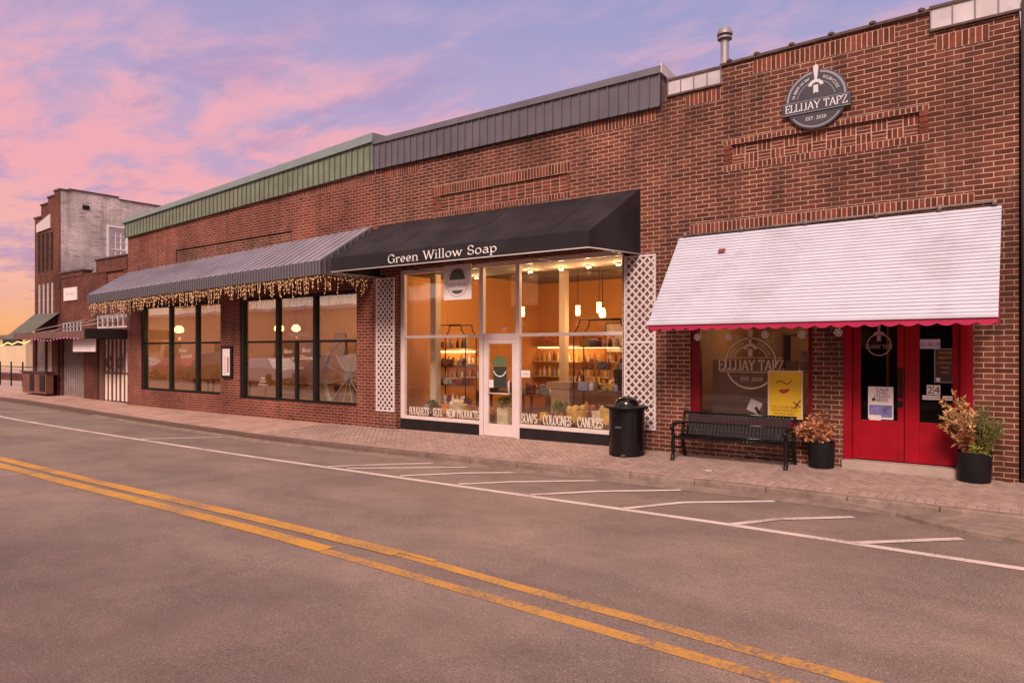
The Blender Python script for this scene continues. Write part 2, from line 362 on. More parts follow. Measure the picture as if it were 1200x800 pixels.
OWALL = mat('orange plaster', (.62, .27, .075), .8, var=.1, vscale=1.2)
PEACH = mat('peach plaster', (.68, .40, .23), .8, var=.08, vscale=1.2)
TAPW = mat('tan plaster', (.36, .20, .12), .8, var=.12, vscale=1.5)
WOODF = mat('wood floor', (.20, .09, .045), .5, var=.3, vscale=6)
CEIL = mat('shop ceiling', (.16, .115, .085), .9, var=.1)
BULB = mat('warm bulb', (1, .52, .24), emit=1.25); LAMPM = mat('lamp glow', (1, .55, .18), emit=9); SPOTM = mat('spot glow', (1, .72, .42), emit=14)
PINKB = mat('pink bulb', (.9, .12, .5), emit=1.2); YELB = mat('yellow bulb', (1, .62, .18), emit=2.2)

# ------------------------------------------------------------------ lettering
def arc(cx, cy, rx, ry, a0, a1, n=12): return [(cx + rx * math.cos(math.radians(a0 + (a1 - a0) * i / n)), cy + ry * math.sin(math.radians(a0 + (a1 - a0) * i / n))) for i in range(n + 1)]
G = {}   # serif capitals and a few small letters: (advance, strokes, serifs (x, y, half width))
G['A'] = (.74, [[(.08, 0), (.37, 1)], [(.37, 1), (.66, 0)], [(.18, .33), (.56, .33)]], [(.08, 0, .1), (.66, 0, .1)])
G['B'] = (.66, [[(.14, 0), (.14, 1)], [(.14, 1), (.32, 1)] + arc(.32, .76, .22, .24, 90, -90) + [(.14, .52)], [(.32, .52)] + arc(.32, .26, .26, .26, 90, -90) + [(.14, 0)]], [(.1, 0, .08), (.1, 1, .08)])
G['C'] = (.7, [arc(.38, .5, .3, .5, 50, 310, 22), [(.6, .72), (.6, .95)]], [])
G['D'] = (.74, [[(.14, 0), (.14, 1)], [(.14, 1), (.3, 1)] + arc(.3, .5, .34, .5, 90, -90, 18) + [(.14, 0)]], [(.1, 0, .08), (.1, 1, .08)])
G['E'] = (.62, [[(.14, 0), (.14, 1)], [(.14, 1), (.54, 1)], [(.14, .52), (.42, .52)], [(.14, 0), (.56, 0)], [(.54, 1), (.54, .84)], [(.56, 0), (.56, .2)], [(.42, .44), (.42, .6)]], [(.1, 0, .08), (.1, 1, .08)])
G['G'] = (.76, [arc(.38, .5, .3, .5, 52, 345, 22), [(.64, .4), (.64, .06)], [(.6, .72), (.6, .95)]], [(.62, .42, .13)])
G['I'] = (.34, [[(.16, 0), (.16, 1)]], [(.16, 0, .12), (.16, 1, .12)])
G['J'] = (.50, [[(.34, 1), (.34, .16)] + arc(.22, .16, .12, .18, 0, -150, 8)], [(.34, 1, .12)])
G['L'] = (.58, [[(.14, 0), (.14, 1)], [(.14, 0), (.52, 0)], [(.52, 0), (.52, .22)]], [(.14, 0, .1), (.14, 1, .12)])
G['N'] = (.78, [[(.14, 0), (.14, 1)], [(.14, 1), (.64, 0)], [(.64, 0), (.64, 1)]], [(.14, 0, .1), (.1, 1, .08), (.64, 1, .1)])
G['O'] = (.78, [arc(.39, .5, .31, .5, 0, 360, 26)], [])
G['P'] = (.62, [[(.14, 0), (.14, 1)], [(.14, 1), (.3, 1)] + arc(.3, .74, .25, .26, 90, -90) + [(.14, .48)]], [(.14, 0, .11), (.1, 1, .08)])
G['Q'] = (.78, [arc(.39, .5, .31, .5, 0, 360, 26), [(.4, .2), (.66, -.12)]], [])
G['R'] = (.72, [[(.14, 0), (.14, 1)], [(.14, 1), (.3, 1)] + arc(.3, .75, .24, .25, 90, -90) + [(.14, .5)], [(.32, .5), (.62, 0)]], [(.14, 0, .1), (.1, 1, .08), (.64, 0, .07)])
G['S'] = (.6, [arc(.3, .74, .2, .26, 40, 270, 14) + arc(.3, .25, .22, .24, 90, -140, 14), [(.47, .76), (.47, .96)], [(.1, .04), (.1, .26)]], [])
G['T'] = (.66, [[(.33, 0), (.33, 1)], [(.06, 1), (.6, 1)], [(.06, 1), (.06, .82)], [(.6, 1), (.6, .82)]], [(.33, 0, .12)])
G['U'] = (.76, [[(.14, 1), (.14, .28)] + arc(.38, .28, .24, .28, 180, 360, 12) + [(.62, 1)]], [(.14, 1, .11), (.62, 1, .11)])
G['W'] = (1.02, [[(.08, 1), (.3, 0)], [(.3, 0), (.51, .9)], [(.51, .9), (.72, 0)], [(.72, 0), (.94, 1)]], [(.08, 1, .1), (.94, 1, .1), (.51, .98, .1)])
G['Y'] = (.7, [[(.06, 1), (.35, .45)], [(.35, .45), (.64, 1)], [(.35, .5), (.35, 0)]], [(.06, 1, .1), (.64, 1, .1), (.35, 0, .12)])
G['Z'] = (.64, [[(.08, 1), (.56, 1)], [(.56, 1), (.08, 0)], [(.08, 0), (.58, 0)], [(.08, 1), (.08, .82)], [(.58, 0), (.58, .2)]], [])
G['e'] = (.54, [[(.09, .32), (.44, .32)] + arc(.27, .32, .18, .31, 0, 320, 18)], [])
G['r'] = (.44, [[(.14, 0), (.14, .6)], [(.14, .42)] + arc(.3, .42, .14, .19, 170, 40, 8)], [(.14, 0, .11), (.1, .61, .07)])
G['n'] = (.66, [[(.14, 0), (.14, .6)], [(.14, .38)] + arc(.33, .4, .17, .22, 160, 0, 10) + [(.5, 0)]], [(.14, 0, .1), (.5, 0, .1), (.1, .61, .07)])
G['i'] = (.3, [[(.15, 0), (.15, .6)], [(.12, .86), (.18, .86)], [(.12, .89), (.18, .89)], [(.12, .92), (.18, .92)]], [(.15, 0, .11), (.11, .61, .07)])
G['l'] = (.3, [[(.15, 0), (.15, 1.02)]], [(.15, 0, .11), (.11, 1.02, .07)])
G['o'] = (.6, [arc(.3, .31, .21, .31, 0, 360, 22)], [])
G['w'] = (.86, [[(.08, .61), (.26, 0)], [(.26, 0), (.43, .58)], [(.43, .58), (.6, 0)], [(.6, 0), (.78, .61)]], [(.08, .61, .09), (.78, .61, .09), (.43, .62, .07)])
G['a'] = (.56, [arc(.27, .42, .16, .2, 150, 0, 8) + [(.43, .08), (.5, 0)], arc(.25, .17, .16, .17, 60, 330, 12), [(.25, .34), (.43, .38)]], [])
G['p'] = (.62, [[(.14, -.3), (.14, .6)], arc(.32, .31, .2, .3, 150, -150, 16)], [(.14, -.3, .11), (.1, .61, .07)])
G['.'] = (.4, [[(.14, .5), (.24, .5)], [(.14, .46), (.24, .46)], [(.14, .54), (.24, .54)]], [])
def serif_text(mb, txt, x0, z0, y, cap, width=None, wt=(.055, .15), sheary=0):
    """Draw txt as broad-nib strokes on the plane y (facing -y); returns its right end."""
    adv = sum(G[c][0] if c != ' ' else .38 for c in txt)
    sx = cap if width is None else width / adv
    k = 0; x = x0
    for ch in txt:
        if ch == ' ': x += .38 * sx; continue
        a, strokes, serifs = G[ch]
        segs = []
        for st in strokes:
            for p, q in zip(st, st[1:]): segs.append((p, q, None))
        for sxx, szz, hw in serifs: segs.append(((sxx - hw, szz), (sxx + hw, szz), wt[0]))
        for p, q, w in segs:
            p = Vector((x + p[0] * sx, z0 + p[1] * cap)); q = Vector((x + q[0] * sx, z0 + q[1] * cap)); d = q - p
            if d.length < 1e-7: continue
            th = math.atan2(d.y, d.x)
            if w is None: w = wt[0] + (wt[1] - wt[0]) * abs(math.sin(th - .42)) ** 1.6
            hw = w * min(sx, cap) / 2; e = d.normalized(); nrm = Vector((-e.y, e.x)) * hw; ext = e * hw * .25
            k += 1; yy = y - .0003 * (k % 9)
            mb.face(*[(v.x, yy, v.y) for v in (p - nrm - ext, q - nrm + ext, q + nrm + ext, p + nrm - ext)])
        x += a * sx
    return x
def sans(body, size):
    cu = bpy.data.curves.new('lettering', 'FONT'); cu.body = body; cu.size = size; cu.align_x = 'CENTER'; cu.resolution_u = 3
    o = bpy.data.objects.new('lettering', cu); C.objects.link(o)
    bpy.context.view_layer.update()
    dg = bpy.context.evaluated_depsgraph_get(); me = bpy.data.meshes.new_from_object(o.evaluated_get(dg))
    bpy.data.objects.remove(o); bpy.data.curves.remove(cu)
    vs = [v.co.copy() for v in me.vertices]; fs = [tuple(p.vertices) for p in me.polygons]; bpy.data.meshes.remove(me)
    return vs, fs
def put_sans(mb, body, x, z, y, size, sx=1, rot=0, shear=0):
    vs, fs = sans(body, size); n = len(mb.v); c, s_ = math.cos(rot), math.sin(rot)
    for v in vs:
        u, w = v.x * sx + v.y * shear, v.y
        mb.v.append((x + u * c - w * s_, y, z + u * s_ + w * c))
    mb.f += [tuple(n + i for i in f) for f in fs]
def arc_text(mb, body, x, z, y, r, a0, a1, size):
    for i, ch in enumerate(body):
        if ch == ' ': continue
        a = math.radians(a0 + (a1 - a0) * (i + .5) / len(body))
        put_sans(mb, ch, x + r * math.cos(a), z + r * math.sin(a), y, size, rot=a - PI / 2 if a0 > a1 else a + PI / 2)
def ring(mb, x, z, y, r0, r1, a0=0, a1=360, n=48):
    for i in range(n):
        a, b = math.radians(a0 + (a1 - a0) * i / n), math.radians(a0 + (a1 - a0) * (i + 1) / n)
        mb.face((x + r0 * math.cos(a), y, z + r0 * math.sin(a)), (x + r1 * math.cos(a), y, z + r1 * math.sin(a)), (x + r1 * math.cos(b), y, z + r1 * math.sin(b)), (x + r0 * math.cos(b), y, z + r0 * math.sin(b)))

# ------------------------------------------------------------------ the ground
def interp(x, pts):
    if x <= pts[0][0]: return pts[0][1]
    for (a, u), (b, v) in zip(pts, pts[1:]):
        if x <= b: return u + (v - u) * (x - a) / (b - a)
    return pts[-1][1]
GP = [(-200, .1), (-40, .1), (-30, .04), (-24.5, -.07), (-20, -.07), (-12, -.043), (-3, .03), (40, .03)]
KY = [(-60, -2.0), (-25, -1.6), (-20, -1.95), (-14, -2.3), (-7, -2.2), (-4.7, -2.0), (20, -1.9)]
def g(x): return interp(x, GP)
def ky(x): return interp(x, KY)
def walk(x, y): return g(x) + .035 * min(0, y) * (2.0 / max(.5, -ky(x)))
def road(x): return g(x) - .2
XS = [-400, -200, -120, -80, -60, -50, -44] + [-40 + i for i in range(0, 47)] + [12, 20, 40, 80, 200]
gm_ = MB().face((-3000, -3000, -.5), (3000, -3000, -.5), (3000, 3000, -.5), (-3000, 3000, -.5))
tag(gm_.build('ground', mat('far ground', (.17, .12, .085), .95, var=.3, vscale=.02)), kind='structure')
rm = MB()
for a, b in zip(XS, XS[1:]):
    rm.face((a, -13.0, road(a)), (b, -13.0, road(b)), (b, ky(b) + .05, road(b)), (a, ky(a) + .05, road(a)))
tag(rm.build('road', ASPH), kind='structure')
sm_ = MB(); kb = MB(); kbd = MB()
for a, b in zip(XS, XS[1:]):
    if a < -200 or b > 80: continue
    sm_.face((a, ky(a) + .1, walk(a, ky(a) + .1) - .006), (b, ky(b) + .1, walk(b, ky(b) + .1) - .006), (b, .35, g(b) - .006), (a, .35, g(a) - .006))
    t = kb
    for i in range(1 if b - a > 1.5 else 1):
        gap = .006
        a2 = a + gap; y0, y1 = ky(a2), ky(b)
        za, zb = walk(a2, y0), walk(b, y1)
        t.hexa([(a2, y0 - .015, road(a) - .1), (b, y1 - .015, road(b) - .1), (b, y1 + .15, road(b) - .1), (a2, y0 + .15, road(a) - .1)],
               [(a2, y0, za), (b, y1, zb), (b, y1 + .15, zb + .004), (a2, y0 + .15, za + .004)])
tag(sm_.build('sidewalk', mat('sidewalk concrete', (.47, .275, .22), .85, var=.2, vscale=3, bump=.25, bscale=60, dirt=(.22, .13, .11), dscale=.9)), kind='structure')
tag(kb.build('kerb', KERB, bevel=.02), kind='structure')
# herringbone pavers
pv = MB(); ca = math.cos(PI / 4)
Lb, Wb = .205, .1025
for i in range(-130, 130):
    for j in range(-130, 130):
        # the classic 2:1 herringbone tiling on a grid of Wb cells
        k = (i - j) % 4
        if k == 0: x0, y0, x1, y1 = i, j, i + 2, j + 1
        elif k == 3: x0, y0, x1, y1 = i, j, i + 1, j + 2
        else: continue
        q = []
        e = .006 / Wb
        for (u, v) in ((x0 + e, y0 + e), (x1 - e, y0 + e), (x1 - e, y1 - e), (x0 + e, y1 - e)):
            X, Y = u * Wb, v * Wb
            q.append((-6.2 + (X - Y) * ca, -.95 + (X + Y) * ca))
        cx, cy = sum(p[0] for p in q) / 4, sum(p[1] for p in q) / 4
        if not (-14.5 < cx < 3.0) or cy > .02 or cy < ky(cx) + .40: continue
        dz = random.uniform(-.0015, .002)
        pv.hexa([(x, y, walk(x, y) - .012) for x, y in q], [(x, y, walk(x, y) + dz + .003) for x, y in q])
x = -14.5
while x < 3:
    for r in range(2):
        a, b = ky(x + .05) + .155 + r * .105 * 1.0, 0
        if r == 0:
            y0 = ky(x + .05) + .155; dz = random.uniform(-.0015, .002)
            q = [(x + .004, y0), (x + .101, y0), (x + .101, y0 + .2), (x + .004, y0 + .2)]
            pv.hexa([(u, v, walk(u, v) - .012) for u, v in q], [(u, v, walk(u, v) + dz + .006) for u, v in q])
    x += .105
tag(pv.build('brick_paving', PAVER), kind='structure')
# low concrete apron that drops the kerb at the right
ap = [(-2.1, -1.99), (-1.42, -2.2), (-1.08, -2.46), (-.69, -2.68), (-.18, -2.80), (.6, -2.86), (6, -2.9), (6, -1.9)]
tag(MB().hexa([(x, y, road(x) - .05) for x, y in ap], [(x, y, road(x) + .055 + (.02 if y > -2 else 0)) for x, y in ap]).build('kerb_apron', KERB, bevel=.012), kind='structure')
# shallow gutter of concrete along the kerb
gt = MB()
for a, b in zip(XS, XS[1:]):
    if a < -24 or b > 1: continue
    gt.face((a, ky(a) - .20, road(a) + .004), (b, ky(b) - .20, road(b) + .004), (b, ky(b) + .01, road(b) + .048), (a, ky(a) + .01, road(a) + .048))
tag(gt.build('gutter', mat('gutter concrete', (.24, .16, .13), .9, var=.25, vscale=5, dirt=(.12, .075, .065), dscale=1.3)), kind='structure')

def stripe(mb, pts, w, dz=.004):
    P = [Vector((x, y)) for x, y in pts]; Lf, Rt = [], []
    for i, p in enumerate(P):
        d = (P[min(i + 1, len(P) - 1)] - P[max(i - 1, 0)]).normalized(); n = Vector((-d.y, d.x)) * w / 2
        Lf.append(p + n); Rt.append(p - n)
    for i in range(len(P) - 1):
        q = [Rt[i], Rt[i + 1], Lf[i + 1], Lf[i]]
        mb.face(*[(v.x, v.y, road(v.x) + dz) for v in q])
def dense(a, b, step=1.0):
    n = max(1, int(abs(b[0] - a[0]) / step)); return [(a[0] + (b[0] - a[0]) * i / n, a[1] + (b[1] - a[1]) * i / n) for i in range(n + 1)]
wl = MB(); stripe(wl, dense((-60, -3.55), (-30, -3.55)) + dense((-29, -3.6), (-17, -3.74)) + dense((-16, -3.76), (25, -3.80)), .115)
ps = MB()
for st in ([(-27.6, -3.6), (-26.2, -2.0)], [(-16.69, -3.70), (-15.35, -2.26)], [(-9.92, -3.71), (-9.2, -2.9), (-8.68, -2.40)], [(-9.48, -3.67), (-8.6, -2.95), (-7.89, -2.40)],
           [(-8.21, -3.67), (-7.55, -2.88), (-6.69, -2.20)], [(-6.97, -3.67), (-6.43, -3.06), (-5.42, -2.22)], [(-5.63, -3.70), (-5.01, -2.97), (-4.10, -2.22)],
           [(-4.18, -3.73), (-3.74, -2.98), (-2.81, -2.22)], [(-2.83, -3.78), (-2.49, -3.20), (-1.80, -2.55)], [(-1.55, -3.76), (-1.16, -3.37), (-.70, -2.92)]):
    stripe(ps, st, .10, .008)
def poly(pts):
    out = []
    for p, q in zip(pts, pts[1:]): out += dense(p, q)[:-1]
    return out + [pts[-1]]
yl = MB(); stripe(yl, poly([(-90, -6.72), (-16, -6.72), (-7.7, -6.69), (-5, -6.765), (-3.6, -6.87), (-1.4, -6.98), (0, -7.06), (25, -7.6)]), .13)
stripe(yl, poly([(-90, -7.03), (-8, -7.07), (-6.8, -7.08), (-5, -7.15), (-3.2, -7.23), (-1.3, -7.29), (0, -7.37), (25, -7.9)]), .13)
y2 = MB(); stripe(y2, poly([(-70, -6.74), (-16, -6.74), (-7.7, -6.72), (-5.0, -6.77)]), .19, .008); stripe(y2, poly([(-70, -7.01), (-8, -7.03), (-6.8, -7.045), (-5.7, -7.09)]), .19, .008); stripe(y2, [(-5.02, -6.72), (-4.55, -6.745)], .06, .009)
for mb_, m_, nm in ((wl, WHT, 'white_road_line'), (ps, WHT, 'parking_stripes'), (yl, YEL, 'yellow_centre_line'), (y2, YEL2, 'repainted_centre_line')):
    tag(mb_.build(nm, m_), kind='structure')

# ------------------------------------------------------------------ walls with openings
def wall(mb, x0, x1, z0, zt, ops, y=0, depth=.22, zt2=None):
    """Front wall on plane y from x0 to x1; zt (left) to zt2 (right) along the top; ops = (xa, xb, za, zb, depth or None)."""
    zt2 = zt if zt2 is None else zt2
    top = lambda x: zt + (zt2 - zt) * (x - x0) / (x1 - x0)
    xs = sorted({x0, x1, *[o[0] for o in ops], *[o[1] for o in ops]}); zs = sorted({z0, *[o[2] for o in ops], *[o[3] for o in ops]}) + [None]
    for a, b in zip(xs, xs[1:]):
        for c, d in zip(zs, zs[1:]):
            mx = (a + b) / 2; mz = (c + d) / 2 if d is not None else c + .01
            if any(o[0] < mx < o[1] and o[2] < mz < o[3] for o in ops): continue
            da, db = (top(a), top(b)) if d is None else (d, d)
            mb.face((a, y, c), (b, y, c), (b, y, db), (a, y, da))
    for o in ops:
        a, b, c, d = o[:4]; dp = o[4] if len(o) > 4 else depth
        mb.face((a, y, c), (a, y + dp, c), (a, y + dp, d), (a, y, d)); mb.face((b, y, c), (b, y + dp, c), (b, y + dp, d), (b, y, d))
        mb.face((a, y, d), (b, y, d), (b, y + dp, d), (a, y + dp, d)); mb.face((a, y, c), (b, y, c), (b, y + dp, c), (a, y + dp, c))
    return mb
def body(root, x0, x1, ztop, depth, y0=0.0, wm=BACK):
    MB().face((x0, y0, -.3), (x0, depth, -.3), (x0, depth, ztop), (x0, y0, ztop)).face((x1, y0, -.3), (x1, depth, -.3), (x1, depth, ztop), (x1, y0, ztop)).face((x0, depth, -.3), (x1, depth, -.3), (x1, depth, ztop), (x0, depth, ztop)).build('rear_wall', wm, root)
    MB().box(x0 + .02, x1 - .02, y0 + .26, depth - .02, ztop - .55, ztop - .42).build('roof', ROOF, root)
def room(root, x0, x1, z0, z1, y0, y1, wm, fm=WOODF, cm=CEIL):
    MB().face((x0, y0, z0), (x0, y1, z0), (x0, y1, z1), (x0, y0, z1)).face((x1, y0, z0), (x1, y1, z0), (x1, y1, z1), (x1, y0, z1)).face((x0, y1, z0), (x1, y1, z0), (x1, y1, z1), (x0, y1, z1)).build('inner_wall', wm, root)
    MB().face((x0, y0, z0), (x1, y0, z0), (x1, y1, z0), (x0, y1, z0)).build('inner_floor', fm, root)
    MB().face((x0, y0, z1), (x1, y0, z1), (x1, y1, z1), (x0, y1, z1)).build('inner_ceiling', cm, root)
def solid(o, t):
    s_ = o.modifiers.new('thickness', 'SOLIDIFY'); s_.thickness = t; s_.offset = 0; return o
def bricks_up(x0, x1, z, h, y, w=.0737, j=.015, proud=.006, mb=None):
    mb = mb or MB(); n = max(1, round((x1 - x0) / w)); w = (x1 - x0) / n
    for i in range(n):
        dy = random.uniform(-.002, .002)
        mb.box(x0 + i * w + j / 2, x0 + (i + 1) * w - j / 2, y - proud + dy, y + .02, z + j / 2, z + h - j / 2)
    return mb
def bricks_flat(x0, x1, z0, z1, y, L_=.228, H_=.0737, j=.015, mb=None, proud=.006):
    mb = mb or MB(); r = max(1, round((z1 - z0) / H_)); c = max(1, round((x1 - x0) / L_)); H_ = (z1 - z0) / r; L_ = (x1 - x0) / c
    for a in range(r):
        for b in range(c):
            dy = random.uniform(-.002, .002)
            mb.box(x0 + b * L_ + j / 2, x0 + (b + 1) * L_ - j / 2, y - proud + dy, y + .02, z0 + a * H_ + j / 2, z0 + (a + 1) * H_ - j / 2)
    return mb
def course(root, x0, x1, z, h, y=-.003):
    MB().box(x0, x1, y, .01, z, z + h).build('course_mortar', MORTAR, root)
    bricks_up(x0, x1, z, h, y).build('soldier_course', SOLD, root)

# ================================================================== taproom (right)
R1 = thing('brick_storefront', (-2.85, 0, 0), 'red brick taproom storefront with red double doors and a basketweave brick panel', 'building')
ops1 = [(-4.90, -2.90, .55, 2.75), (-2.459, -.80, -.05, 2.62), (-4.178, -1.453, 4.87, 5.195, .06)]
w1 = wall(MB(), -5.40, -.29, -.3, 6.24, ops1)
w1.face((-4.338, 0, 6.24), (-1.312, 0, 6.24), (-1.312, 0, 6.57), (-4.338, 0, 6.53))
w1.face((-1.312, 0, 6.24), (-.29, 0, 6.24), (-.29, 0, 6.305), (-1.312, 0, 6.305))
w1.face((-4.338, .3, 6.24), (-1.312, .3, 6.24), (-1.312, .3, 6.57), (-4.338, .3, 6.53))
w1.face((-4.338, 0, 6.24), (-4.338, .3, 6.24), (-4.338, .3, 6.53), (-4.338, 0, 6.53)).face((-1.312, 0, 6.24), (-1.312, .3, 6.24), (-1.312, .3, 6.57), (-1.312, 0, 6.57))
w1.build('front_wall', BRICK1, R1)
body(R1, -5.38, -.30, 6.5, 14)
MB().bar((-4.36, .13, 6.55), (-1.29, .13, 6.59), .36, .05).build('parapet_cap', COPE, R1, bevel=.01)
m = MB()
for x_ in (-4.2, -3.75, -3.2, -2.62, -2.05, -1.42): MB().lathe((x_, -.03, 6.565 + (x_ + 4.3) * .013), [(.045, 0), (.05, .03), (.02, .05)], 10).build('cap_bolt', COPE, R1)
for (a, b, z0, z1) in ((-5.29, -4.345, 6.24, 6.50), (-1.305, -.25, 6.30, 6.60)):
    f = MB().box(a, b, -.035, .02, z0, z1); n = int((b - a) / .23)
    f.build('roof_flashing', GALV, R1)
    for i in range(n + 1): MB().box(a + i * (b - a) / n - .008, a + i * (b - a) / n + .008, -.05, -.033, z0, z1).build('flashing_seam', mat('flashing seam', (.20, .16, .17), .6), R1)
    MB().box(a - .02, b + .02, -.06, .3, z1 - .005, z1 + .035).box(a - .01, b, -.052, -.03, z0 - .02, z0 + .012).build('flashing_edge', COPE, R1)
course(R1, -4.98, -4.36, 5.99, .215); course(R1, -3.82, -1.76, 6.285, .225); course(R1, -1.24, -.62, 6.0, .22)
course(R1, -4.90, -.79, 3.78, .17)
# recessed basketweave panel with its rowlock border
MB().face((-4.178, .06, 4.87), (-1.453, .06, 4.87), (-1.453, .06, 5.195), (-4.178, .06, 5.195)).build('panel_backing', MORTAR, R1)
m = MB(); n = 13; pw = (4.178 - 1.453) / n; ph = .1625
for i in range(n):
    for j in range(2):
        x0 = -4.178 + i * pw; z0 = 4.87 + j * ph
        if (i + j) % 2: bricks_up(x0, x0 + pw, z0, ph, .0605, w=.07, mb=m)
        else: bricks_flat(x0, x0 + pw, z0, z0 + ph, .0605, L_=pw, H_=.054, mb=m)
m.build('basketweave_panel', SOLD, R1)
course(R1, -4.32, -1.33, 5.198, .085); course(R1, -4.32, -1.33, 4.76, .108)
bricks_flat(-4.32, -4.182, 4.87, 5.196, -.003, L_=.14).build('panel_side', SOLD, R1); bricks_flat(-1.449, -1.33, 4.87, 5.196, -.003, L_=.12).build('panel_side', SOLD, R1)
MB().box(-4.95, -2.86, -.03, .22, .47, .545).build('window_sill', SOLD, R1, bevel=.006)
# window
wn = MB(); X0, X1, Z0, Z1 = -4.90, -2.90, .55, 2.75
wn.box(X0, X0 + .16, .03, .15, Z0, Z1).box(X1 - .07, X1, .03, .15, Z0, Z1).box(X0 + .16, X1 - .07, .03, .15, Z0, Z0 + .09).box(X0 + .16, X1 - .07, .03, .15, Z1 - .1, Z1)
win1 = wn.build('window', DRED, R1, bevel=.006)
MB().box(X0 + .16, X1 - .07, .088, .096, Z0 + .09, Z1 - .1).build('pane', GLASS, win1)
dm = MB(); cx, cz, dy_ = -3.893, 1.545, .084
ring(dm, cx, cz + .03, dy_, .40, .425, 190, -10, 40); ring(dm, cx, cz + .03, dy_, .285, .30, 158, 22, 24); ring(dm, cx, cz + .03, dy_, .40, .425, 205, 335, 24)
dm.face((cx - .52, dy_, cz + .12), (cx + .52, dy_, cz + .12), (cx + .52, dy_, cz + .13), (cx - .52, dy_, cz + .13)); dm.face((cx - .52, dy_, cz - .12), (cx + .52, dy_, cz - .12), (cx + .52, dy_, cz - .11), (cx - .52, dy_, cz - .11))
serif_text(dm, 'ELLIJAY TAPZ', cx - .54, cz - .085, dy_, .17, 1.08)
arc_text(dm, '24 BEERS ON TAP', cx, cz + .03, dy_, .325, 165, 108, .062); arc_text(dm, 'POURHOUSE', cx, cz + .03, dy_, .325, 72, 22, .062)
put_sans(dm, 'EST. 2020', cx + .02, cz - .26, dy_, .09)
def tap(mb, x, z, s, y):     # a beer tap handle pointing up with its spout below
    prof = [(-.022, 0), (-.03, .08), (-.062, .32), (-.066, .40), (-.045, .46), (.045, .46), (.066, .40), (.062, .32), (.03, .08), (.022, 0)]
    mb.face(*[(x + u * s, y, z + (v + .12) * s) for u, v in prof])
    ring(mb, x, z + .0 * s, y - .0002, .115 * s, .20 * s, 12, 168, 14)
    mb.face(*[(x + u * s, y - .0004, z + v * s) for u, v in ((-.06, .05), (-.062, -.17), (0, -.14), (.062, -.17), (.06, .05))])
tap(dm, cx, cz + .24, .60, dy_)
dm.build('window_lettering', mat('frosted cream lettering', (.62, .42, .33), .6), win1)
# doors
ST = mat('door step concrete', (.42, .31, .27), .85, var=.25, vscale=6, bump=.3, dirt=(.2, .14, .12), dscale=3)
MB().box(-2.45, -.81, -.16, .3, -.1, .150).build('door_step', ST, R1, bevel=.012)
dfm = MB().box(-2.457, -2.34, .0, .16, .152, 2.62).box(-.955, -.803, .0, .16, .152, 2.62).box(-2.34, -.955, .0, .16, 2.5, 2.62).build('door_frame', RED, R1, bevel=.006)
for (a, b, g0, g1) in ((-2.336, -1.652, -2.225, -1.735), (-1.644, -.96, -1.455, -1.05)):
    d = MB().box(a, g0, .05, .10, .165, 2.49).box(g1, b, .05, .10, .165, 2.49).box(g0, g1, .05, .10, .165, .755).box(g0, g1, .05, .10, 2.36, 2.49)
    door = d.build('door', RED, R1, bevel=.005)
    MB().box(g0, g1, .07, .078, .755, 2.36).build('door_pane', DGLASS, door)
    if a < -2:
        MB().box(-1.733, -1.658, .028, .052, 1.10, 1.53).build('push_plate', mat('dark bronze', (.06, .012, .012), .35, metal=.7), door, bevel=.004)
        MB().tube([(-1.70, .05, 1.01), (-1.70, .0, 1.01)], .028, 12).box(-1.735, -1.665, .035, .05, .965, 1.055).build('door_lock', BLK, door, bevel=.003)
        dl = MB(); cx2, cz2 = -1.98, 1.87
        ring(dl, cx2, cz2, .066, .15, .165, 0, 360, 30); serif_text(dl, 'ELLIJAY TAPZ', cx2 - .18, cz2 - .055, .0655, .055, .36); tap(dl, cx2, cz2 + .12, .42, .0655)
        dl.build('door_decal', mat('decal mauve', (.42, .20, .24), .6), door)
# interior of the taproom
room(R1, -5.2, -.4, .1, 3.0, .27, 4.5, TAPW, cm=mat('dark ceiling', (.03, .02, .02), .9))
MB().box(-4.74, -3.3, .62, .66, .60, 1.62).build('cafe_screen', mat('tan window screen', (.42, .27, .19), .85, var=.15, vscale=4), R1)
MB().box(-2.62, -2.58, .3, 4.4, .1, 3.0).build('partition', mat('dark partition', (.035, .022, .02), .9), R1)

# ================================================================== next building on the right edge
R0 = thing('brick_building', (3, 0, 0), 'plain red brick building wall at the far right edge', 'building')
wall(MB(), -.27, 8, -.3, 6.4, []).build('front_wall', BRICK2, R0); body(R0, -.255, 8, 6.6, 14)
MB().tube([(-.22, -.05, .1), (-.22, -.05, 6.4)], .05, 10).build('downpipe', mat('dark downpipe', (.05, .035, .035), .5), R0, smooth=True)

# ================================================================== soap shop (middle)
R2 = thing('brick_storefront', (-9.1, 0, 0), 'red brick soap shop with white framed glass front and grey metal fascia', 'building')
ops2 = [(-12.15, -6.20, -.3, 3.66), (-10.734, -7.40, 4.86, 5.228, .05)]
wall(MB(), -12.84, -5.40, -.3, 6.10, ops2).build('front_wall', BRICK2, R2)
body(R2, -12.83, -5.42, 6.7, 14)
MB().face((-10.734, .05, 4.86), (-7.40, .05, 4.86), (-7.40, .05, 5.228), (-10.734, .05, 5.228)).build('panel_backing', MORTAR, R2)
bricks_flat(-10.734, -7.40, 4.86, 5.228, .0495, L_=.21, H_=.0737).build('stack_bond_panel', SOLD, R2)
course(R2, -10.98, -7.33, 5.235, .205); course(R2, -10.98, -7.33, 4.745, .11)
course(R2, -12.55, -11.35, 5.87, .22); course(R2, -7.15, -5.55, 5.87, .22)
bricks_flat(-10.96, -10.74, 4.86, 5.232, -.003, L_=.11).build('panel_side', SOLD, R2); bricks_flat(-7.395, -7.335, 4.86, 5.232, -.003, L_=.06).build('panel_side', SOLD, R2)
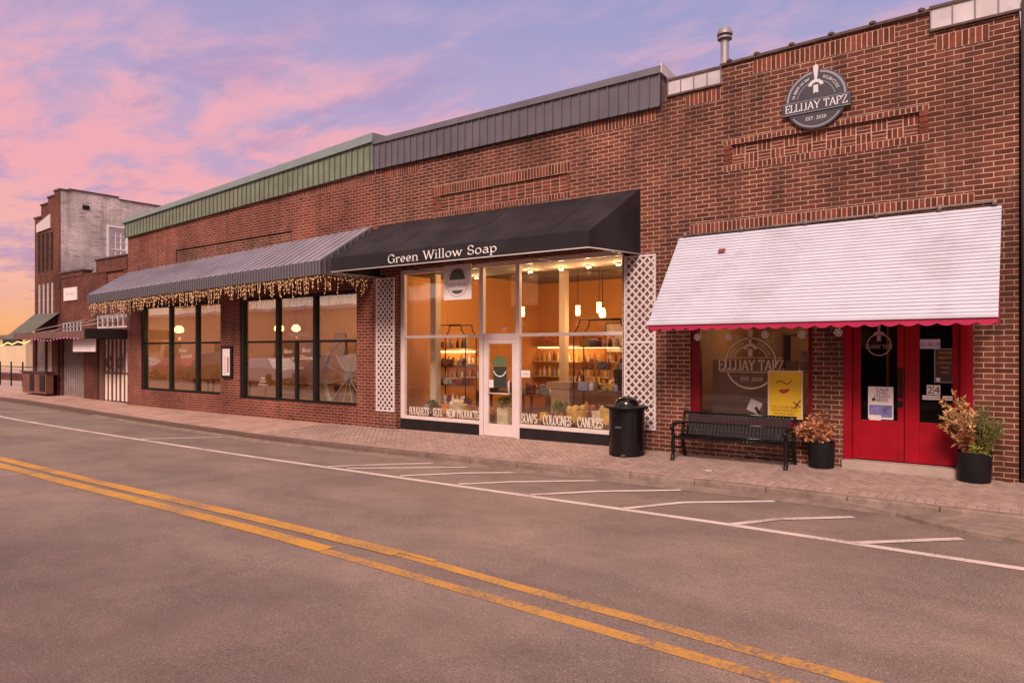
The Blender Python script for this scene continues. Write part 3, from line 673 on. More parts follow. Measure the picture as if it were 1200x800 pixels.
fa = MB().hexa([(-12.80, -.10, 6.09), (-5.43, -.10, 6.075), (-5.43, .02, 6.075), (-12.80, .02, 6.09)], [(-12.80, -.10, 6.70), (-5.43, -.10, 6.66), (-5.43, .02, 6.66), (-12.80, .02, 6.70)])
fas = fa.build('metal_fascia', GREYD, R2)
m = MB(); x = -12.8
while x < -5.4:
    MB().box(x - .011, x + .011, -.122, -.098, 6.085, 6.69 - (x + 12.8) * .0054).build('fascia_rib', GREYD, fas); x += .205
MB().hexa([(-12.82, -.15, 6.68), (-5.40, -.15, 6.64), (-5.40, .30, 6.64), (-12.82, .30, 6.68)], [(-12.82, -.11, 6.82), (-5.40, -.11, 6.78), (-5.40, .30, 6.82), (-12.82, .30, 6.86)]).build('fascia_cap', GREYD, R2)
MB().bar((-5.40, -.10, 6.74), (-5.33, .9, 6.55), .05, .18).build('cap_return', GALV, R2)
# storefront frame (recessed 0.15)
Y = .15
fr = MB()
def vb(x0, x1, z0, z1): fr.box(x0, x1, Y, Y + .09, z0, z1)
def hb(x0, x1, z0, z1): fr.box(x0, x1, Y + .006, Y + .084, z0, z1)
vb(-12.145, -12.02, .20, 3.66); vb(-9.741, -9.634, -.03, 3.66); vb(-8.767, -8.668, -.03, 3.66); vb(-6.29, -6.205, .20, 3.66)
hb(-12.02, -9.741, 3.56, 3.66); hb(-9.634, -8.767, 3.56, 3.66); hb(-8.668, -6.29, 3.56, 3.66)
hb(-12.02, -9.741, 2.07, 2.135); hb(-8.668, -6.29, 2.075, 2.14); hb(-9.634, -8.767, 2.031, 2.145)
hb(-12.02, -9.741, .20, .275); hb(-8.668, -6.29, .20, .275)
sf = fr.build('storefront_frame', ALU, R2, bevel=.004)
for (a, b, c, d) in ((-12.02, -9.741, .275, 2.07), (-12.02, -9.741, 2.135, 3.56), (-8.668, -6.29, .275, 2.075), (-8.668, -6.29, 2.14, 3.56), (-9.634, -8.767, 2.145, 3.56)):
    p = MB().box(a, b, Y + .042, Y + .05, c, d).build('pane', GLASS, sf)
MB().box(-12.145, -9.745, Y + .01, Y + .2, -.3, .20).box(-8.664, -6.205, Y + .01, Y + .2, -.3, .20).build('kick_panel', KICK, R2)
lt = MB(); serif_text(lt, '. BOUQUETS . SETS . NEW PRODUCTS', -11.98, .31, Y + .036, .17, 2.2, wt=(.07, .2)); serif_text(lt, 'SOAPS . COLOGNES . CANDLES . ROO', -8.64, .305, Y + .036, .19, 2.33, wt=(.07, .2))
lt.build('window_lettering', mat('pale window lettering', (.72, .60, .52), .6), sf)
num = MB(); put_sans(num, '117', -9.10, 2.185, Y + .036, .11); num.build('door_number', WTXT, sf)
dd = MB().box(-9.628, -9.50, Y + .012, Y + .062, -.02, 2.025).box(-8.865, -8.773, Y + .012, Y + .062, -.02, 2.025).box(-9.50, -8.865, Y + .012, Y + .062, -.02, .235).box(-9.50, -8.865, Y + .012, Y + .062, 1.93, 2.025)
door = dd.build('door', ALU, R2, bevel=.004)
MB().box(-9.50, -8.865, Y + .034, Y + .042, .235, 1.93).build('door_pane', GLASS, door)
MB().tube([(-8.90, Y - .0, 1.15), (-8.90, Y - .05, 1.15), (-8.90, Y - .05, .88), (-8.90, Y - .0, .88)], .015, 8).tube([(-9.5, Y + .0, .88), (-8.9, Y + .0, .88)], .012, 8).build('door_handle', ALU, door, smooth=True)
room(R2, -12.6, -5.6, .02, 3.85, .30, 6.5, OWALL)
MB().box(-7.4, -7.25, 3.6, 6.45, .02, 3.8).build('inner_partition', PEACH, R2)
MB().box(-11.9, -11.72, .9, 1.08, .02, 3.84).box(-9.95, -9.77, 3.6, 3.78, .02, 3.84).box(-6.95, -6.80, 1.9, 2.05, .02, 3.84).build('column', mat('cream column', (.62, .48, .36), .7), R2)
MB().box(-12.5, -5.7, .32, 1.9, 3.62, 3.84).build('ceiling_drop', CEIL, R2)

# ================================================================== restaurant (green fascia)
R3 = thing('brick_storefront', (-19.0, 0, 0), 'long red brick restaurant with two black framed windows and green metal fascia', 'building')
ops3 = [(-24.5, -19.60, .47, 3.30), (-18.6, -13.52, .42, 3.30), (-22.2, -16.13, 4.62, 5.0, .05)]
wall(MB(), -25.43, -12.845, -.3, 5.72, ops3, zt2=6.11).build('front_wall', BRICK3, R3)
MB().face((-22.2, .05, 4.62), (-16.13, .05, 4.62), (-16.13, .05, 5.0), (-22.2, .05, 5.0)).build('recessed_panel', BRICK2, R3)
body(R3, -25.42, -12.86, 6.0, 14, wm=BRICK3)
course(R3, -15.9, -12.95, 5.86, .18)
f3 = MB().hexa([(-25.46, -.10, 5.69), (-12.82, -.10, 6.10), (-12.82, .02, 6.10), (-25.46, .02, 5.69)], [(-25.46, -.10, 6.22), (-12.82, -.10, 6.78), (-12.82, .02, 6.78), (-25.46, .02, 6.22)])
f3.face((-25.46, .02, 5.69), (-25.46, 3, 5.69), (-25.46, 3, 6.22), (-25.46, .02, 6.22))
f3o = f3.build('metal_fascia', GREEN, R3)
m = MB(); x = -25.4
while x < -12.85:
    t_ = (x + 25.46) / 12.64; MB().box(x - .012, x + .012, -.122, -.098, 5.70 + .41 * t_, 6.21 + .56 * t_).build('fascia_rib', mat('green rib metal', (.10, .11, .075), .5, metal=.1, var=.1), f3o); x += .215
MB().hexa([(-25.56, -.17, 6.17), (-12.78, -.17, 6.745), (-12.78, .4, 6.745), (-25.56, .4, 6.17)], [(-25.56, -.15, 6.31), (-12.78, -.15, 6.965), (-12.78, .4, 6.985), (-25.56, .4, 6.33)]).build('fascia_cap', GCAP, R3)
def shop_window(root, x0, x1, z0, z1, mull, zbar, extra=(), y=.06, left=.16):
    f = MB().box(x0, x0 + left, y - .03, y + .1, z0, z1).box(x1 - .07, x1, y, y + .1, z0, z1).box(x0 + left, x1 - .07, y, y + .1, z0, z0 + .07).box(x0 + left, x1 - .07, y, y + .1, z1 - .1, z1)
    xs = [x0 + left] + [q for a in mull for q in (a - .07, a + .07)] + [x1 - .07]
    for a in mull: f.box(a - .07, a + .07, y - .01, y + .1, z0 + .07, z1 - .1)
    for a, b in zip(xs[::2], xs[1::2]): f.box(a, b, y + .01, y + .09, zbar - .03, zbar + .03)
    for a in extra: f.box(a - .045, a + .045, y + .01, y + .09, z0 + .07, zbar - .03)
    w = f.build('window', BLKF, root, bevel=.005)
    for a, b in zip(xs[::2], xs[1::2]):
        MB().box(a, b, y + .05, y + .058, z0 + .07, zbar - .03).build('pane', GLASS2, w); MB().box(a, b, y + .05, y + .058, zbar + .03, z1 - .1).build('pane', GLASS2, w)
    return w
wA = shop_window(R3, -24.5, -19.60, .47, 3.30, (-22.65, -21.03), 2.03)
wB = shop_window(R3, -18.6, -13.52, .42, 3.30, (-16.86, -15.23), 2.03, (-16.05,))
t = MB(); put_sans(t, 'Best', -21.95, 1.74, .10, .19, shear=.4, sx=1.5); put_sans(t, 'Lunch', -21.75, 1.56, .10, .19, shear=.4, sx=1.5); t.build('window_lettering', WTX2, wA)
t = MB(); put_sans(t, 'NADINE\'S', -15.98, 2.16, .10, .17, sx=1.25)
put_sans(t, 'Best', -16.45, 1.72, .10, .16, shear=.4, sx=1.35); put_sans(t, 'Lunch', -16.45, 1.52, .10, .16, shear=.4, sx=1.35); put_sans(t, 'Best', -15.65, 1.75, .10, .16, shear=.4, sx=1.35); put_sans(t, 'Dinner', -15.62, 1.55, .10, .16, shear=.4, sx=1.35)
for i in range(3): put_sans(t, ('OPEN', 'TUESDAY', 'SATURDAY')[i], -17.6, .98 - i * .09, .10, .085)
t.build('window_lettering', WTX2, wB)
room(R3, -25.2, -13.1, .0, 3.9, .25, 7.0, PEACH)

# ================================================================== small shop (stepped parapet)
R4 = thing('brick_shop', (-28.2, 0, 0), 'small dark brick shop with stepped parapet and cream folding doors', 'building')
ops4 = [(-27.80, -25.47, -.3, 2.22), (-27.95, -25.50, 2.60, 3.12), (-30.95, -28.97, -.3, 2.25), (-30.99, -29.05, 2.50, 2.93), (-27.1, -25.75, 4.1, 4.6, .05)]
wall(MB(), -31.06, -25.435, -.3, 4.62, ops4).build('front_wall', BRICK4, R4)
body(R4, -31.05, -25.44, 4.6, 14, wm=BRICK4)
MB().box(-31.05, -29.0, -.03, .3, 4.62, 4.80).box(-27.85, -25.44, -.03, .3, 4.62, 5.08).box(-28.9, -27.9, -.01, .3, 4.625, 4.68).build('parapet', BRICK4, R4)
MB().box(-31.05, -28.97, -.08, .35, 4.80, 4.88).box(-27.9, -25.44, -.08, .35, 5.08, 5.15).build('parapet_cap', COPE, R4, bevel=.02)
MB().face((-27.1, .05, 4.1), (-25.75, .05, 4.1), (-25.75, .05, 4.6), (-27.1, .05, 4.6)).build('recessed_panel', BRICK3, R4)
CRM = mat('cream door paint', (.80, .64, .55), .55, var=.08); BRN = mat('brown door bars', (.14, .07, .055), .6)
d4 = MB().box(-27.44, -25.5, .10, .14, .0, 1.0).build('folding_door', CRM, R4)
MB().box(-27.44, -25.5, .11, .12, 1.0, 2.2).build('door_pane', mat('curtained pane', (.74, .60, .54), .15, var=.2, vscale=3), d4)
m = MB()
for i in range(7): m.box(-27.44 + i * .3167 - (.02 if i % 2 else .04), -27.44 + i * .3167 + (.02 if i % 2 else .04), .06, .135 if i % 2 else .15, .0, 2.2)
m.box(-27.44, -25.5, .075, .13, .95, 1.02); m.box(-27.80, -27.47, .05, .2, -.1, 2.2); m.build('door_bar', BRN, d4)
m = MB()
for a in (-27.0, -26.1): w_ = MB(); ring(w_, a, 1.35, .05, .16, .24, 0, 360, 20); solid(w_.build('door_wreath', BRN, d4), .02)
d5 = MB().box(-30.93, -28.98, .12, .16, -.1, 2.24).build('panelled_front', mat('grey drape', (.42, .33, .32), .8, var=.2, vscale=3), R4)
m = MB()
for i in range(13): m.box(-30.93 + i * .1625 - .02, -30.93 + i * .1625 + .02, .08, .125, -.1, 2.24)
m.build('front_batten', mat('grey batten', (.26, .20, .20), .7, var=.2), d5)
for (a, b, c, d) in ((-27.95, -25.50, 2.60, 3.12), (-30.99, -29.05, 2.50, 2.93)):
    w = MB(); n = 6
    for i in range(n + 1): w.box(a + i * (b - a - .05) / n, a + i * (b - a - .05) / n + .05, .05, .1, c, d)
    w.box(a, b, .06, .09, c, c + .06).box(a, b, .06, .09, d - .06, d)
    w = w.build('transom_window', mat('white sash', (.6, .5, .5), .6), R4); MB().box(a, b, .075, .08, c + .05, d - .05).build('pane', GLASS2, w)
room(R4, -30.9, -25.6, .0, 3.4, .26, 5, PEACH)

# ================================================================== three storey building
R5 = thing('brick_building', (-32.5, 0, 0), 'tall three storey brick building with whitewashed side wall and stepped roofline', 'building')
wins_hi = [(-33.35 + i * .43, -33.35 + i * .43 + .27, 5.0, 6.55) for i in range(4)]
wins_lo = [(-33.35 + i * .43, -33.35 + i * .43 + .27, 3.15, 4.55) for i in range(4)]
ops5 = [o + (.12,) for o in wins_hi + wins_lo] + [(-34.9, -31.3, -.3, 2.3, .3)]
wall(MB(), -33.66, -31.07, 2.4, 7.0, [o for o in ops5 if o[2] > 1]).build('front_wall', BRICK4, R5)
MB().box(-33.66, -31.62, .0, .3, 7.0, 7.25).box(-33.0, -31.62, .0, .3, 7.25, 7.72).box(-32.3, -31.62, .0, .3, 7.72, 7.95).box(-31.62, -31.075, -.02, .3, 7.0, 8.12).build('parapet', BRICK4, R5)
MB().box(-33.70, -33.0, -.05, .34, 7.25, 7.32).box(-33.0, -32.3, -.05, .34, 7.72, 7.79).box(-32.3, -31.62, -.05, .34, 7.95, 8.02).box(-31.64, -31.04, -.06, .34, 8.12, 8.19).build('parapet_cap', COPE, R5, bevel=.01)
MB().box(-31.62, -31.066, -.03, -.002, 2.4, 7.0).build('corner_pilaster', BRICK4, R5)
sw = MB(); ops = [(1.80, 2.62, 5.2, 6.92)]
ys = [.0, 1.80, 2.62, 14]; zs = [-.3, 5.2, 6.92, 8.1]
for a, b in zip(ys, ys[1:]):
    for c, d in zip(zs, zs[1:]):
        if a == 1.80 and c == 5.2: continue
        sw.face((-31.07, a, c), (-31.07, b, c), (-31.07, b, d), (-31.07, a, d))
sw.face((-31.07, .0, 8.1), (-31.07, 2.2, 8.1), (-31.07, 2.2, 8.19), (-31.07, .0, 8.19))
for a, b, c, d in ((1.80, 1.80, 5.2, 6.92), (2.62, 2.62, 5.2, 6.92)): sw.face((-31.07, a, c), (-31.25, a, c), (-31.25, a, d), (-31.07, a, d))
sw.face((-31.07, 1.8, 6.92), (-31.07, 2.62, 6.92), (-31.25, 2.62, 6.92), (-31.25, 1.8, 6.92))
sw.build('side_wall', WBRICK, R5)
MB().box(-31.3, -31.03, .3, 2.2, 8.19, 8.24).box(-31.3, -31.03, 2.2, 13.9, 8.10, 8.15).build('parapet_edge', COPE, R5)
MB().face((-33.66, 0, -.3), (-33.66, 14, -.3), (-33.66, 14, 7.2), (-33.66, 0, 7.2)).face((-33.66, 14, -.3), (-31.07, 14, -.3), (-31.07, 14, 8.1), (-33.66, 14, 8.1)).build('rear_wall', BRICK4, R5)
MB().box(-33.6, -31.2, .31, 13.9, 6.9, 7.0).build('roof', ROOF, R5)
f = MB().box(-31.20, -31.10, 1.80, 1.90, 5.2, 6.92).box(-31.20, -31.10, 2.52, 2.62, 5.2, 6.92).box(-31.20, -31.10, 1.9, 2.52, 6.82, 6.92).box(-31.19, -31.11, 1.9, 2.52, 6.0, 6.06)
for q in (2.10, 2.31): f.box(-31.18, -31.12, q - .012, q + .012, 5.2, 6.82)
for q in (5.6, 6.33, 6.58): f.box(-31.178, -31.122, 1.9, 2.52, q - .012, q + .012)
f.box(-31.07, -31.045, 1.72, 1.80, 5.15, 7.0).box(-31.07, -31.045, 2.62, 2.72, 5.15, 7.0).box(-31.07, -31.045, 1.8, 2.62, 6.92, 7.0)
w = f.build('window', mat('white window trim', (.85, .76, .76), .5), R5); MB().box(-31.16, -31.155, 1.9, 2.52, 5.2, 6.82).build('pane', GLASS2, w)
MB().box(-31.24, -31.22, 1.8, 2.6, 5.2, 6.9).build('window_backing', mat('dim room', (.20, .15, .14), .9), R5)
MB().box(-31.075, -31.04, .80, 1.05, 7.50, 7.66).build('wall_vent', BLK, R5)
for (a, b, c, d) in wins_hi + wins_lo:
    lo = c < 4
    w = MB().box(a, a + .05, .03, .1, c, d).box(b - .05, b, .03, .1, c, d).box(a + .05, b - .05, .04, .09, (c + d) / 2 - .03, (c + d) / 2 + .03).box(a + .05, b - .05, .04, .09, d - .05, d).box(a + .05, b - .05, .04, .09, c, c + .05)
    w = w.build('window', mat('white sash', (.6, .5, .5), .6) if lo else mat('dark sash', (.05, .035, .035), .6), R5)
    MB().box(a + .05, b - .05, .06, .066, c + .05, d - .05).build('pane', mat('pale blind glass', (.42, .35, .37), .15) if lo else mat('dark glass', (.03, .025, .03), .1), w)
# ground floor bay with a kiosk counter
MB().box(-33.35, -30.95, -.55, -.30, .10, .92).build('counter', mat('reddish brown wood', (.17, .06, .045), .6, var=.25), R5)
MB().box(-32.55, -32.15, -.57, -.552, .2, .84).build('counter_panel', BLK, R5); MB().box(-31.55, -31.05, -.57, -.552, .2, .84).build('counter_panel', BLK, R5)
MB().box(-33.42, -30.9, -.62, -.25, .92, .97).build('counter_top', mat('dark counter top', (.05, .03, .03), .4), R5)
MB().box(-33.60, -33.30, -.1, .05, .0, 2.3).box(-31.65, -31.08, -.1, .05, .0, 2.4).box(-32.35, -32.2, -.1, .0, .0, 2.3).build('shop_pilaster', BRICK4, R5)
MB().box(-33.3, -32.35, -.05, -.03, .92, 2.2).build('shop_pane', mat('pale shop glass', (.40, .33, .33), .12, var=.25, vscale=2), R5)
MB().box(-32.2, -31.65, -.05, -.03, .92, 2.2).build('shop_pane', mat('cream shop blind', (.62, .45, .34), .7, var=.1), R5)
MB().box(-33.6, -31.07, .0, .1, 2.2, 2.45).build('shop_lintel', BRN, R5)

# ================================================================== awnings and canopies
def sheet(mb, a, b, c, d, n, m_, amp=0):
    """Bilinear grid a-b (top) to d-c (bottom) with a little slack."""
    a, b, c, d = map(Vector, (a, b, c, d)); base = len(mb.v); nr = (b - a).cross(d - a).normalized()
    for j in range(m_ + 1):
        for i in range(n + 1):
            u, v = i / n, j / m_; p = (a * (1 - u) + b * u) * (1 - v) + (d * (1 - u) + c * u) * v
            w = amp * (math.sin(u * 37 + v * 3) * .35 + math.sin(u * 19.0 - v * 5) * .4 + math.sin(v * 7 + u * 11) * .3) * math.sin(PI * v) 
            mb.v.append(tuple(p + nr * w))
    for j in range(m_):
        for i in range(n):
            q = base + j * (n + 1) + i; mb.f.append((q, q + 1, q + n + 2, q + n + 1))
    return mb
def solid(o, t):
    s_ = o.modifiers.new('thickness', 'SOLIDIFY'); s_.thickness = t; s_.offset = 0; return o
# black canvas awning of the soap shop
A2 = thing('awning', (-9.2, 0, 3.5), 'black canvas awning lettered in white over the soap shop window', 'awning')
xl, xr, yo = -12.62, -6.02, -1.50
wr = -5.84; wl_ = -12.66
c2 = sheet(MB(), (wl_, -.015, 4.75), (wr, -.015, 4.69), (xr, yo, 3.765), (xl, yo, 3.815), 80, 14, .022)
solid(c2.build('canvas', FAB, A2, smooth=True), .006)
v2 = sheet(MB(), (xl, yo, 3.813), (xr, yo, 3.763), (xr, yo - .004, 3.485), (xl, yo - .004, 3.52), 60, 3, .003)
v2.face((xr, yo, 3.763), (wr, -.015, 4.69), (wr, -.015, 3.52), (xr, yo, 3.485)); v2.face((xl, yo, 3.813), (wl_, -.015, 4.75), (wl_, -.015, 3.52), (xl, yo, 3.52))
solid(v2.build('valance', FAB, A2), .006)
MB().tube([(wl_, -.02, 3.52), (xl, yo, 3.52), (xr, yo, 3.485), (wr, -.02, 3.52)], .013, 6).build('piping', PIPING, A2, smooth=True)
m = MB().tube([(xl + .03, yo + .03, 3.80), (xr - .03, yo + .03, 3.75)], .016, 6)
for q in (-12.5, -10.9, -9.3, -7.7, -6.1): m.tube([(q, yo + .04, 3.53), (q, -.02, 3.53)], .014, 6).tube([(q, yo + .04, 3.77), (q, -.02, 4.66)], .014, 6)
m.build('awning_frame', BLK, A2, smooth=True)
t = MB(); serif_text(t, 'Green Willow Soap', -10.80, 3.575, -1.517, .165, 2.87, wt=(.06, .17)); t.build('lettering', WTXT, A2)
# faint seams on the canvas
for i in range(1, 7):
    u = i / 7; MB().tube([(wl_ + (wr - wl_) * u, -.03, 4.75 - .06 * u + .006), (xl + (xr - xl) * u, yo, 3.815 - .05 * u + .008)], .006, 4).build('seam', mat('canvas seam', (.032, .025, .03), .8), A2)
# standing seam metal awning of the restaurant
A3 = thing('awning', (-19, 0, 3.3), 'long grey standing seam metal awning hung with icicle lights', 'awning')
TL, TR, BL, BR = (-25.3, -.015, 4.47), (-12.93, -.015, 4.757), (-24.98, -1.45, 3.595), (-13.03, -1.45, 3.82)
solid(MB().face(TL, TR, BR, BL).build('roof_sheet', GREYM, A3), .012)
m = MB(); n = 41
lerp = lambda p, q, u: tuple(a + (b - a) * u for a, b in zip(p, q))
for i in range(n + 1):
    u = i / n; p, q = lerp(TL, TR, u), lerp(BL, BR, u); m.bar((p[0], p[1], p[2] + .018), (q[0], q[1], q[2] + .018), .022, .035)
m.build('standing_seam', GREYM, A3)
f = MB().hexa([(-24.98, -1.47, 3.315), (-13.03, -1.47, 3.50), (-13.03, -1.44, 3.50), (-24.98, -1.44, 3.315)], [(-24.98, -1.47, 3.60), (-13.03, -1.47, 3.825), (-13.03, -1.44, 3.825), (-24.98, -1.44, 3.60)])
f.hexa([(-13.05, -1.44, 3.50), (-13.02, -1.44, 3.50), (-12.92, -.02, 3.50), (-12.95, -.02, 3.50)], [(-13.05, -1.44, 3.82), (-13.02, -1.44, 3.82), (-12.92, -.02, 4.74), (-12.95, -.02, 4.74)])
f.hexa([(-25.0, -1.44, 3.32), (-24.97, -1.44, 3.32), (-25.27, -.02, 3.32), (-25.3, -.02, 3.32)], [(-25.0, -1.44, 3.59), (-24.97, -1.44, 3.59), (-25.27, -.02, 4.46), (-25.3, -.02, 4.46)])
vo = f.build('valance', GREYD, A3)
m = MB(); n = 105
for i in range(n + 1):
    u = i / n; x = -24.98 + 11.95 * u; m.box(x - .014, x + .014, -1.492, -1.468, 3.317 + .185 * u, 3.598 + .225 * u)
for i in range(8):
    u = (i + .5) / 8; m.bar((-13.01 + .1 * u, -1.44 + 1.42 * u, 3.50), (-13.01 + .1 * u, -1.44 + 1.42 * u, 3.82 + .92 * u), .03, .02)
m.build('valance_rib', mat('grey rib metal', (.19, .165, .19), .45, metal=.3), vo)
# white slatted awning of the taproom
A1 = thing('awning', (-2.8, 0, 2.1), 'white slatted metal awning with scalloped crimson valance over the taproom door', 'awning')
n = 30; m = MB(); y0, z0, y1, z1 = -.03, 3.725, -1.25, 2.205
for i in range(n):
    u, v = i / n, (i + 1) / n + random.uniform(-.002, .003)
    ya, za, yb, zb = y0 + (y1 - y0) * u, z0 + (z1 - z0) * u, y0 + (y1 - y0) * v, z0 + (z1 - z0) * v
    xa, xb = -5.082 + .0 * u, -.479 + .017 * u
    m.hexa([(xa, ya + .012, za + .004), (xb, ya + .012, za + .004), (xb, yb - .006, zb + .002), (xa, yb - .006, zb + .002)], [(xa, ya + .010, za + .008), (xb, ya + .010, za + .008), (xb, yb - .009, zb + .010), (xa, yb - .009, zb + .010)])
m.build('slat', SLAT, A1)
MB().box(-5.085, -.46, -1.285, -1.262, 2.185, 2.232).build('front_rail', SLAT, A1, bevel=.006)
m = MB(); N_ = 22; wv = (5.06 - .475) / N_; pts = []
for i in range(N_):
    for k in range(6):
        u = k / 6; pts.append((-5.06 + (i + u) * wv, 2.095 + .035 * (1 - math.sin(PI * u))))
pts.append((-.475, 2.13))
for p, q in zip(pts, pts[1:]): m.hexa([(p[0], -1.26, p[1]), (q[0], -1.26, q[1]), (q[0], -1.25, q[1]), (p[0], -1.25, p[1])], [(p[0], -1.26, 2.19), (q[0], -1.26, 2.19), (q[0], -1.25, 2.19), (p[0], -1.25, 2.19)])
for x_ in (-5.07, -.47): m.hexa([(x_ - .004, -1.25, 2.10), (x_ + .004, -1.25, 2.10), (x_ + .004, -.8, 2.10), (x_ - .004, -.8, 2.10)], [(x_ - .004, -1.25, 2.19), (x_ + .004, -1.25, 2.19), (x_ + .004, -.8, 2.75), (x_ - .004, -.8, 2.75)])
m.build('valance', VAL, A1)
m = MB().tube([(-4.98, -.03, 3.76), (-.55, -.03, 3.80)], .018, 6)
for x_ in (-4.98, -4.0, -3.0, -2.0, -1.2, -.56): m.tube([(x_, -.02, 3.70), (x_, -1.24, 2.19)], .014, 6).box(x_ - .03, x_ + .03, -.05, .0, 3.74, 3.82)
m.tube([(-4.98, -1.22, 2.2), (-4.98, -.02, 2.25)], .014, 6).tube([(-.55, -1.22, 2.2), (-.55, -.02, 2.25)], .014, 6)
m.build('awning_frame', mat('weathered steel', (.22, .16, .15), .6, metal=.4, var=.4, vscale=8), A1, smooth=True)
u = .30; MB().obox((-4.22, y0 + (y1 - y0) * .22 - .03, z0 + (z1 - z0) * .22 + .022), (.055, 0, 0), (0, .006, .004), (0, -.022, -.03)).build('repair_patch', mat('rusty red patch', (.22, .03, .025), .7), A1)
# flat canopy and green awning at the far left
A4 = thing('canopy', (-28.5, 0, 2.2), 'flat dark canopy with black end panel held by tie rods over the small shop', 'canopy')
MB().box(-31.8, -25.52, -1.32, -.02, 2.31, 2.42).build('canopy_deck', BRN, A4)
MB().box(-31.8, -25.52, -1.37, -1.325, 2.22, 2.46).build('canopy_edge', mat('canopy edge wood', (.15, .07, .055), .7, var=.2), A4)
MB().box(-25.515, -25.445, -1.37, -.02, 2.19, 2.53).build('end_panel', mat('black canopy cloth', (.016, .009, .010), .8, var=.3), A4, bevel=.02)
for a, b, zz in ((-29.6, -26.65, 2.84), (-28.6, -25.62, 3.15), (-31.2, -28.6, 2.96)): MB().tube([(a, -1.3, 2.44), (b, -.01, zz)], .018, 6).build('tie_rod', mat('grey tie rod', (.35, .28, .28), .5, metal=.4), A4, smooth=True)
A5 = thing('awning', (-32.4, 0, 2.2), 'faded green canvas awning on the tall corner building', 'awning')
solid(MB().face((-33.62, -.04, 3.28), (-31.10, -.04, 3.28), (-31.25, -1.25, 2.24), (-33.3, -1.25, 2.24)).build('canvas', mat('faded green canvas', (.105, .10, .08), .8, var=.15), A5), .01)
solid(MB().face((-33.3, -1.25, 2.24), (-31.25, -1.25, 2.24), (-31.25, -1.25, 1.98), (-33.3, -1.25, 1.98)).build('valance', mat('dark green canvas', (.02, .025, .018), .8), A5), .01)
# ================================================================== light strings
def light_string(name, path, label, mats, drop, step, per, rad=.012, cap=100, near=(0, -11.6, 1.8)):
    r = thing(name, path[0], label, 'string lights')
    cab = MB(); spots = []; acc = 0
    for p, q in zip(path, path[1:]):
        p, q = Vector(p), Vector(q); L_ = (q - p).length; k = int(L_ / step)
        for i in range(k):
            a = p + (q - p) * (i / k); dlen = random.choice(drop) * random.uniform(.7, 1.15)
            if dlen > .02:
                e = a + Vector((random.uniform(-.06, .06), random.uniform(-.02, .02), -dlen)); cab.tube([a, (a + e) / 2 + Vector((random.uniform(-.03, .03), 0, 0)), e], .006, 3, False)
                nb = max(1, int(dlen * per))
                for j in range(nb): spots.append(a + (e - a) * ((j + random.uniform(.3, .9)) / nb) + Vector((random.uniform(-.015, .015), random.uniform(-.015, .015), 0)))
            else: spots.append(a + Vector((0, 0, -.02)))
        cab.tube([p, q], .005, 3, False)
    cab.build('cable', mat('light cable', (.36, .22, .13), .7), r)
    spots.sort(key=lambda s_: (s_ - Vector(near)).length)
    for i, s_ in enumerate(spots[:cap]): MB().ball(s_, rad, 6, 4).build('bulb', mats[i % len(mats)], r)
    if len(spots) > cap:
        m = MB()
        for s_ in spots[cap:]: m.ball(s_, rad, 6, 4)
        tag(m.build('bulb', mats[0], r), kind='stuff')
    return r
light_string('icicle_lights', [(-24.95, -1.43, 3.33), (-13.1, -1.43, 3.51), (-12.98, -.1, 3.50)], 'warm white icicle lights hanging under the grey metal awning', [BULB], (.12, .2, .3, .38, .46), .05, 11, .0095)
light_string('light_string', [(-33.3, -1.3, 2.0), (-32.5, -1.33, 2.12), (-31.8, -1.40, 2.05), (-31.2, -1.42, 2.15), (-30.5, -1.42, 2.08), (-29.9, -1.42, 2.2)], 'yellow light string draped along the corner building awning', [YELB], (0,), .13, 1, .022)
light_string('light_string', [(-29.8, -1.42, 2.22), (-28.4, -1.42, 2.16), (-27.0, -1.42, 2.24), (-25.6, -1.42, 2.2)], 'magenta light string along the brown canopy edge', [PINKB], (0,), .26, 1, .016)

# ================================================================== lattice panels, signs, boards
def lattice(x0, x1, z0, z1, label):
    r = thing('lattice_panel', ((x0 + x1) / 2, 0, z0), label, 'lattice', 'white lattice panels beside the soap shop window')
    y = -.02; fr = MB()
    zm = (z0 + z1) * .5 - .0
    fr.box(x0, x0 + .035, y - .012, y + .012, z0, z1).box(x1 - .035, x1, y - .012, y + .012, z0, z1).box(x0 + .035, x1 - .035, y - .011, y + .011, z0, z0 + .035).box(x0 + .035, x1 - .035, y - .011, y + .011, z1 - .035, z1).box(x0 + .035, x1 - .035, y - .011, y + .011, zm - .02, zm + .02)
    fr.build('lattice_frame', LAT, r)
    m = MB(); s_ = .148; w = x1 - x0; h = z1 - z0
    def clip(c, sg, yy):
        # line x - x0 = t , z = c + sg*t
        t0, t1 = 0, w
        for _ in (0,):
            a, b = c, c + sg * w
            if sg > 0:
                t0 = max(0, z0 - c); t1 = min(w, z1 - c)
            else:
                t0 = max(0, c - z1); t1 = min(w, c - z0)
        if t1 - t0 > .03: m.bar((x0 + t0, yy, c + sg * t0), (x0 + t1, yy, c + sg * t1), .007, .036, up=(0, 1, 0)) if False else m.obox(((2 * x0 + t0 + t1) / 2, yy, c + sg * (t0 + t1) / 2), ((t1 - t0) / 2, 0, sg * (t1 - t0) / 2), (0, .0035, 0), (-sg * .013, 0, .013))
    c = z0 - w
    while c < z1 + w:
        clip(c, 1, y - .004); clip(c + w, -1, y + .004); c += s_
    m.build('lattice_slat', LAT, r)
lattice(-12.80, -12.17, .35, 3.50, 'white wooden lattice panel left of the soap shop window')
lattice(-6.16, -5.53, .37, 3.50, 'white wooden lattice panel behind the black litter bin')

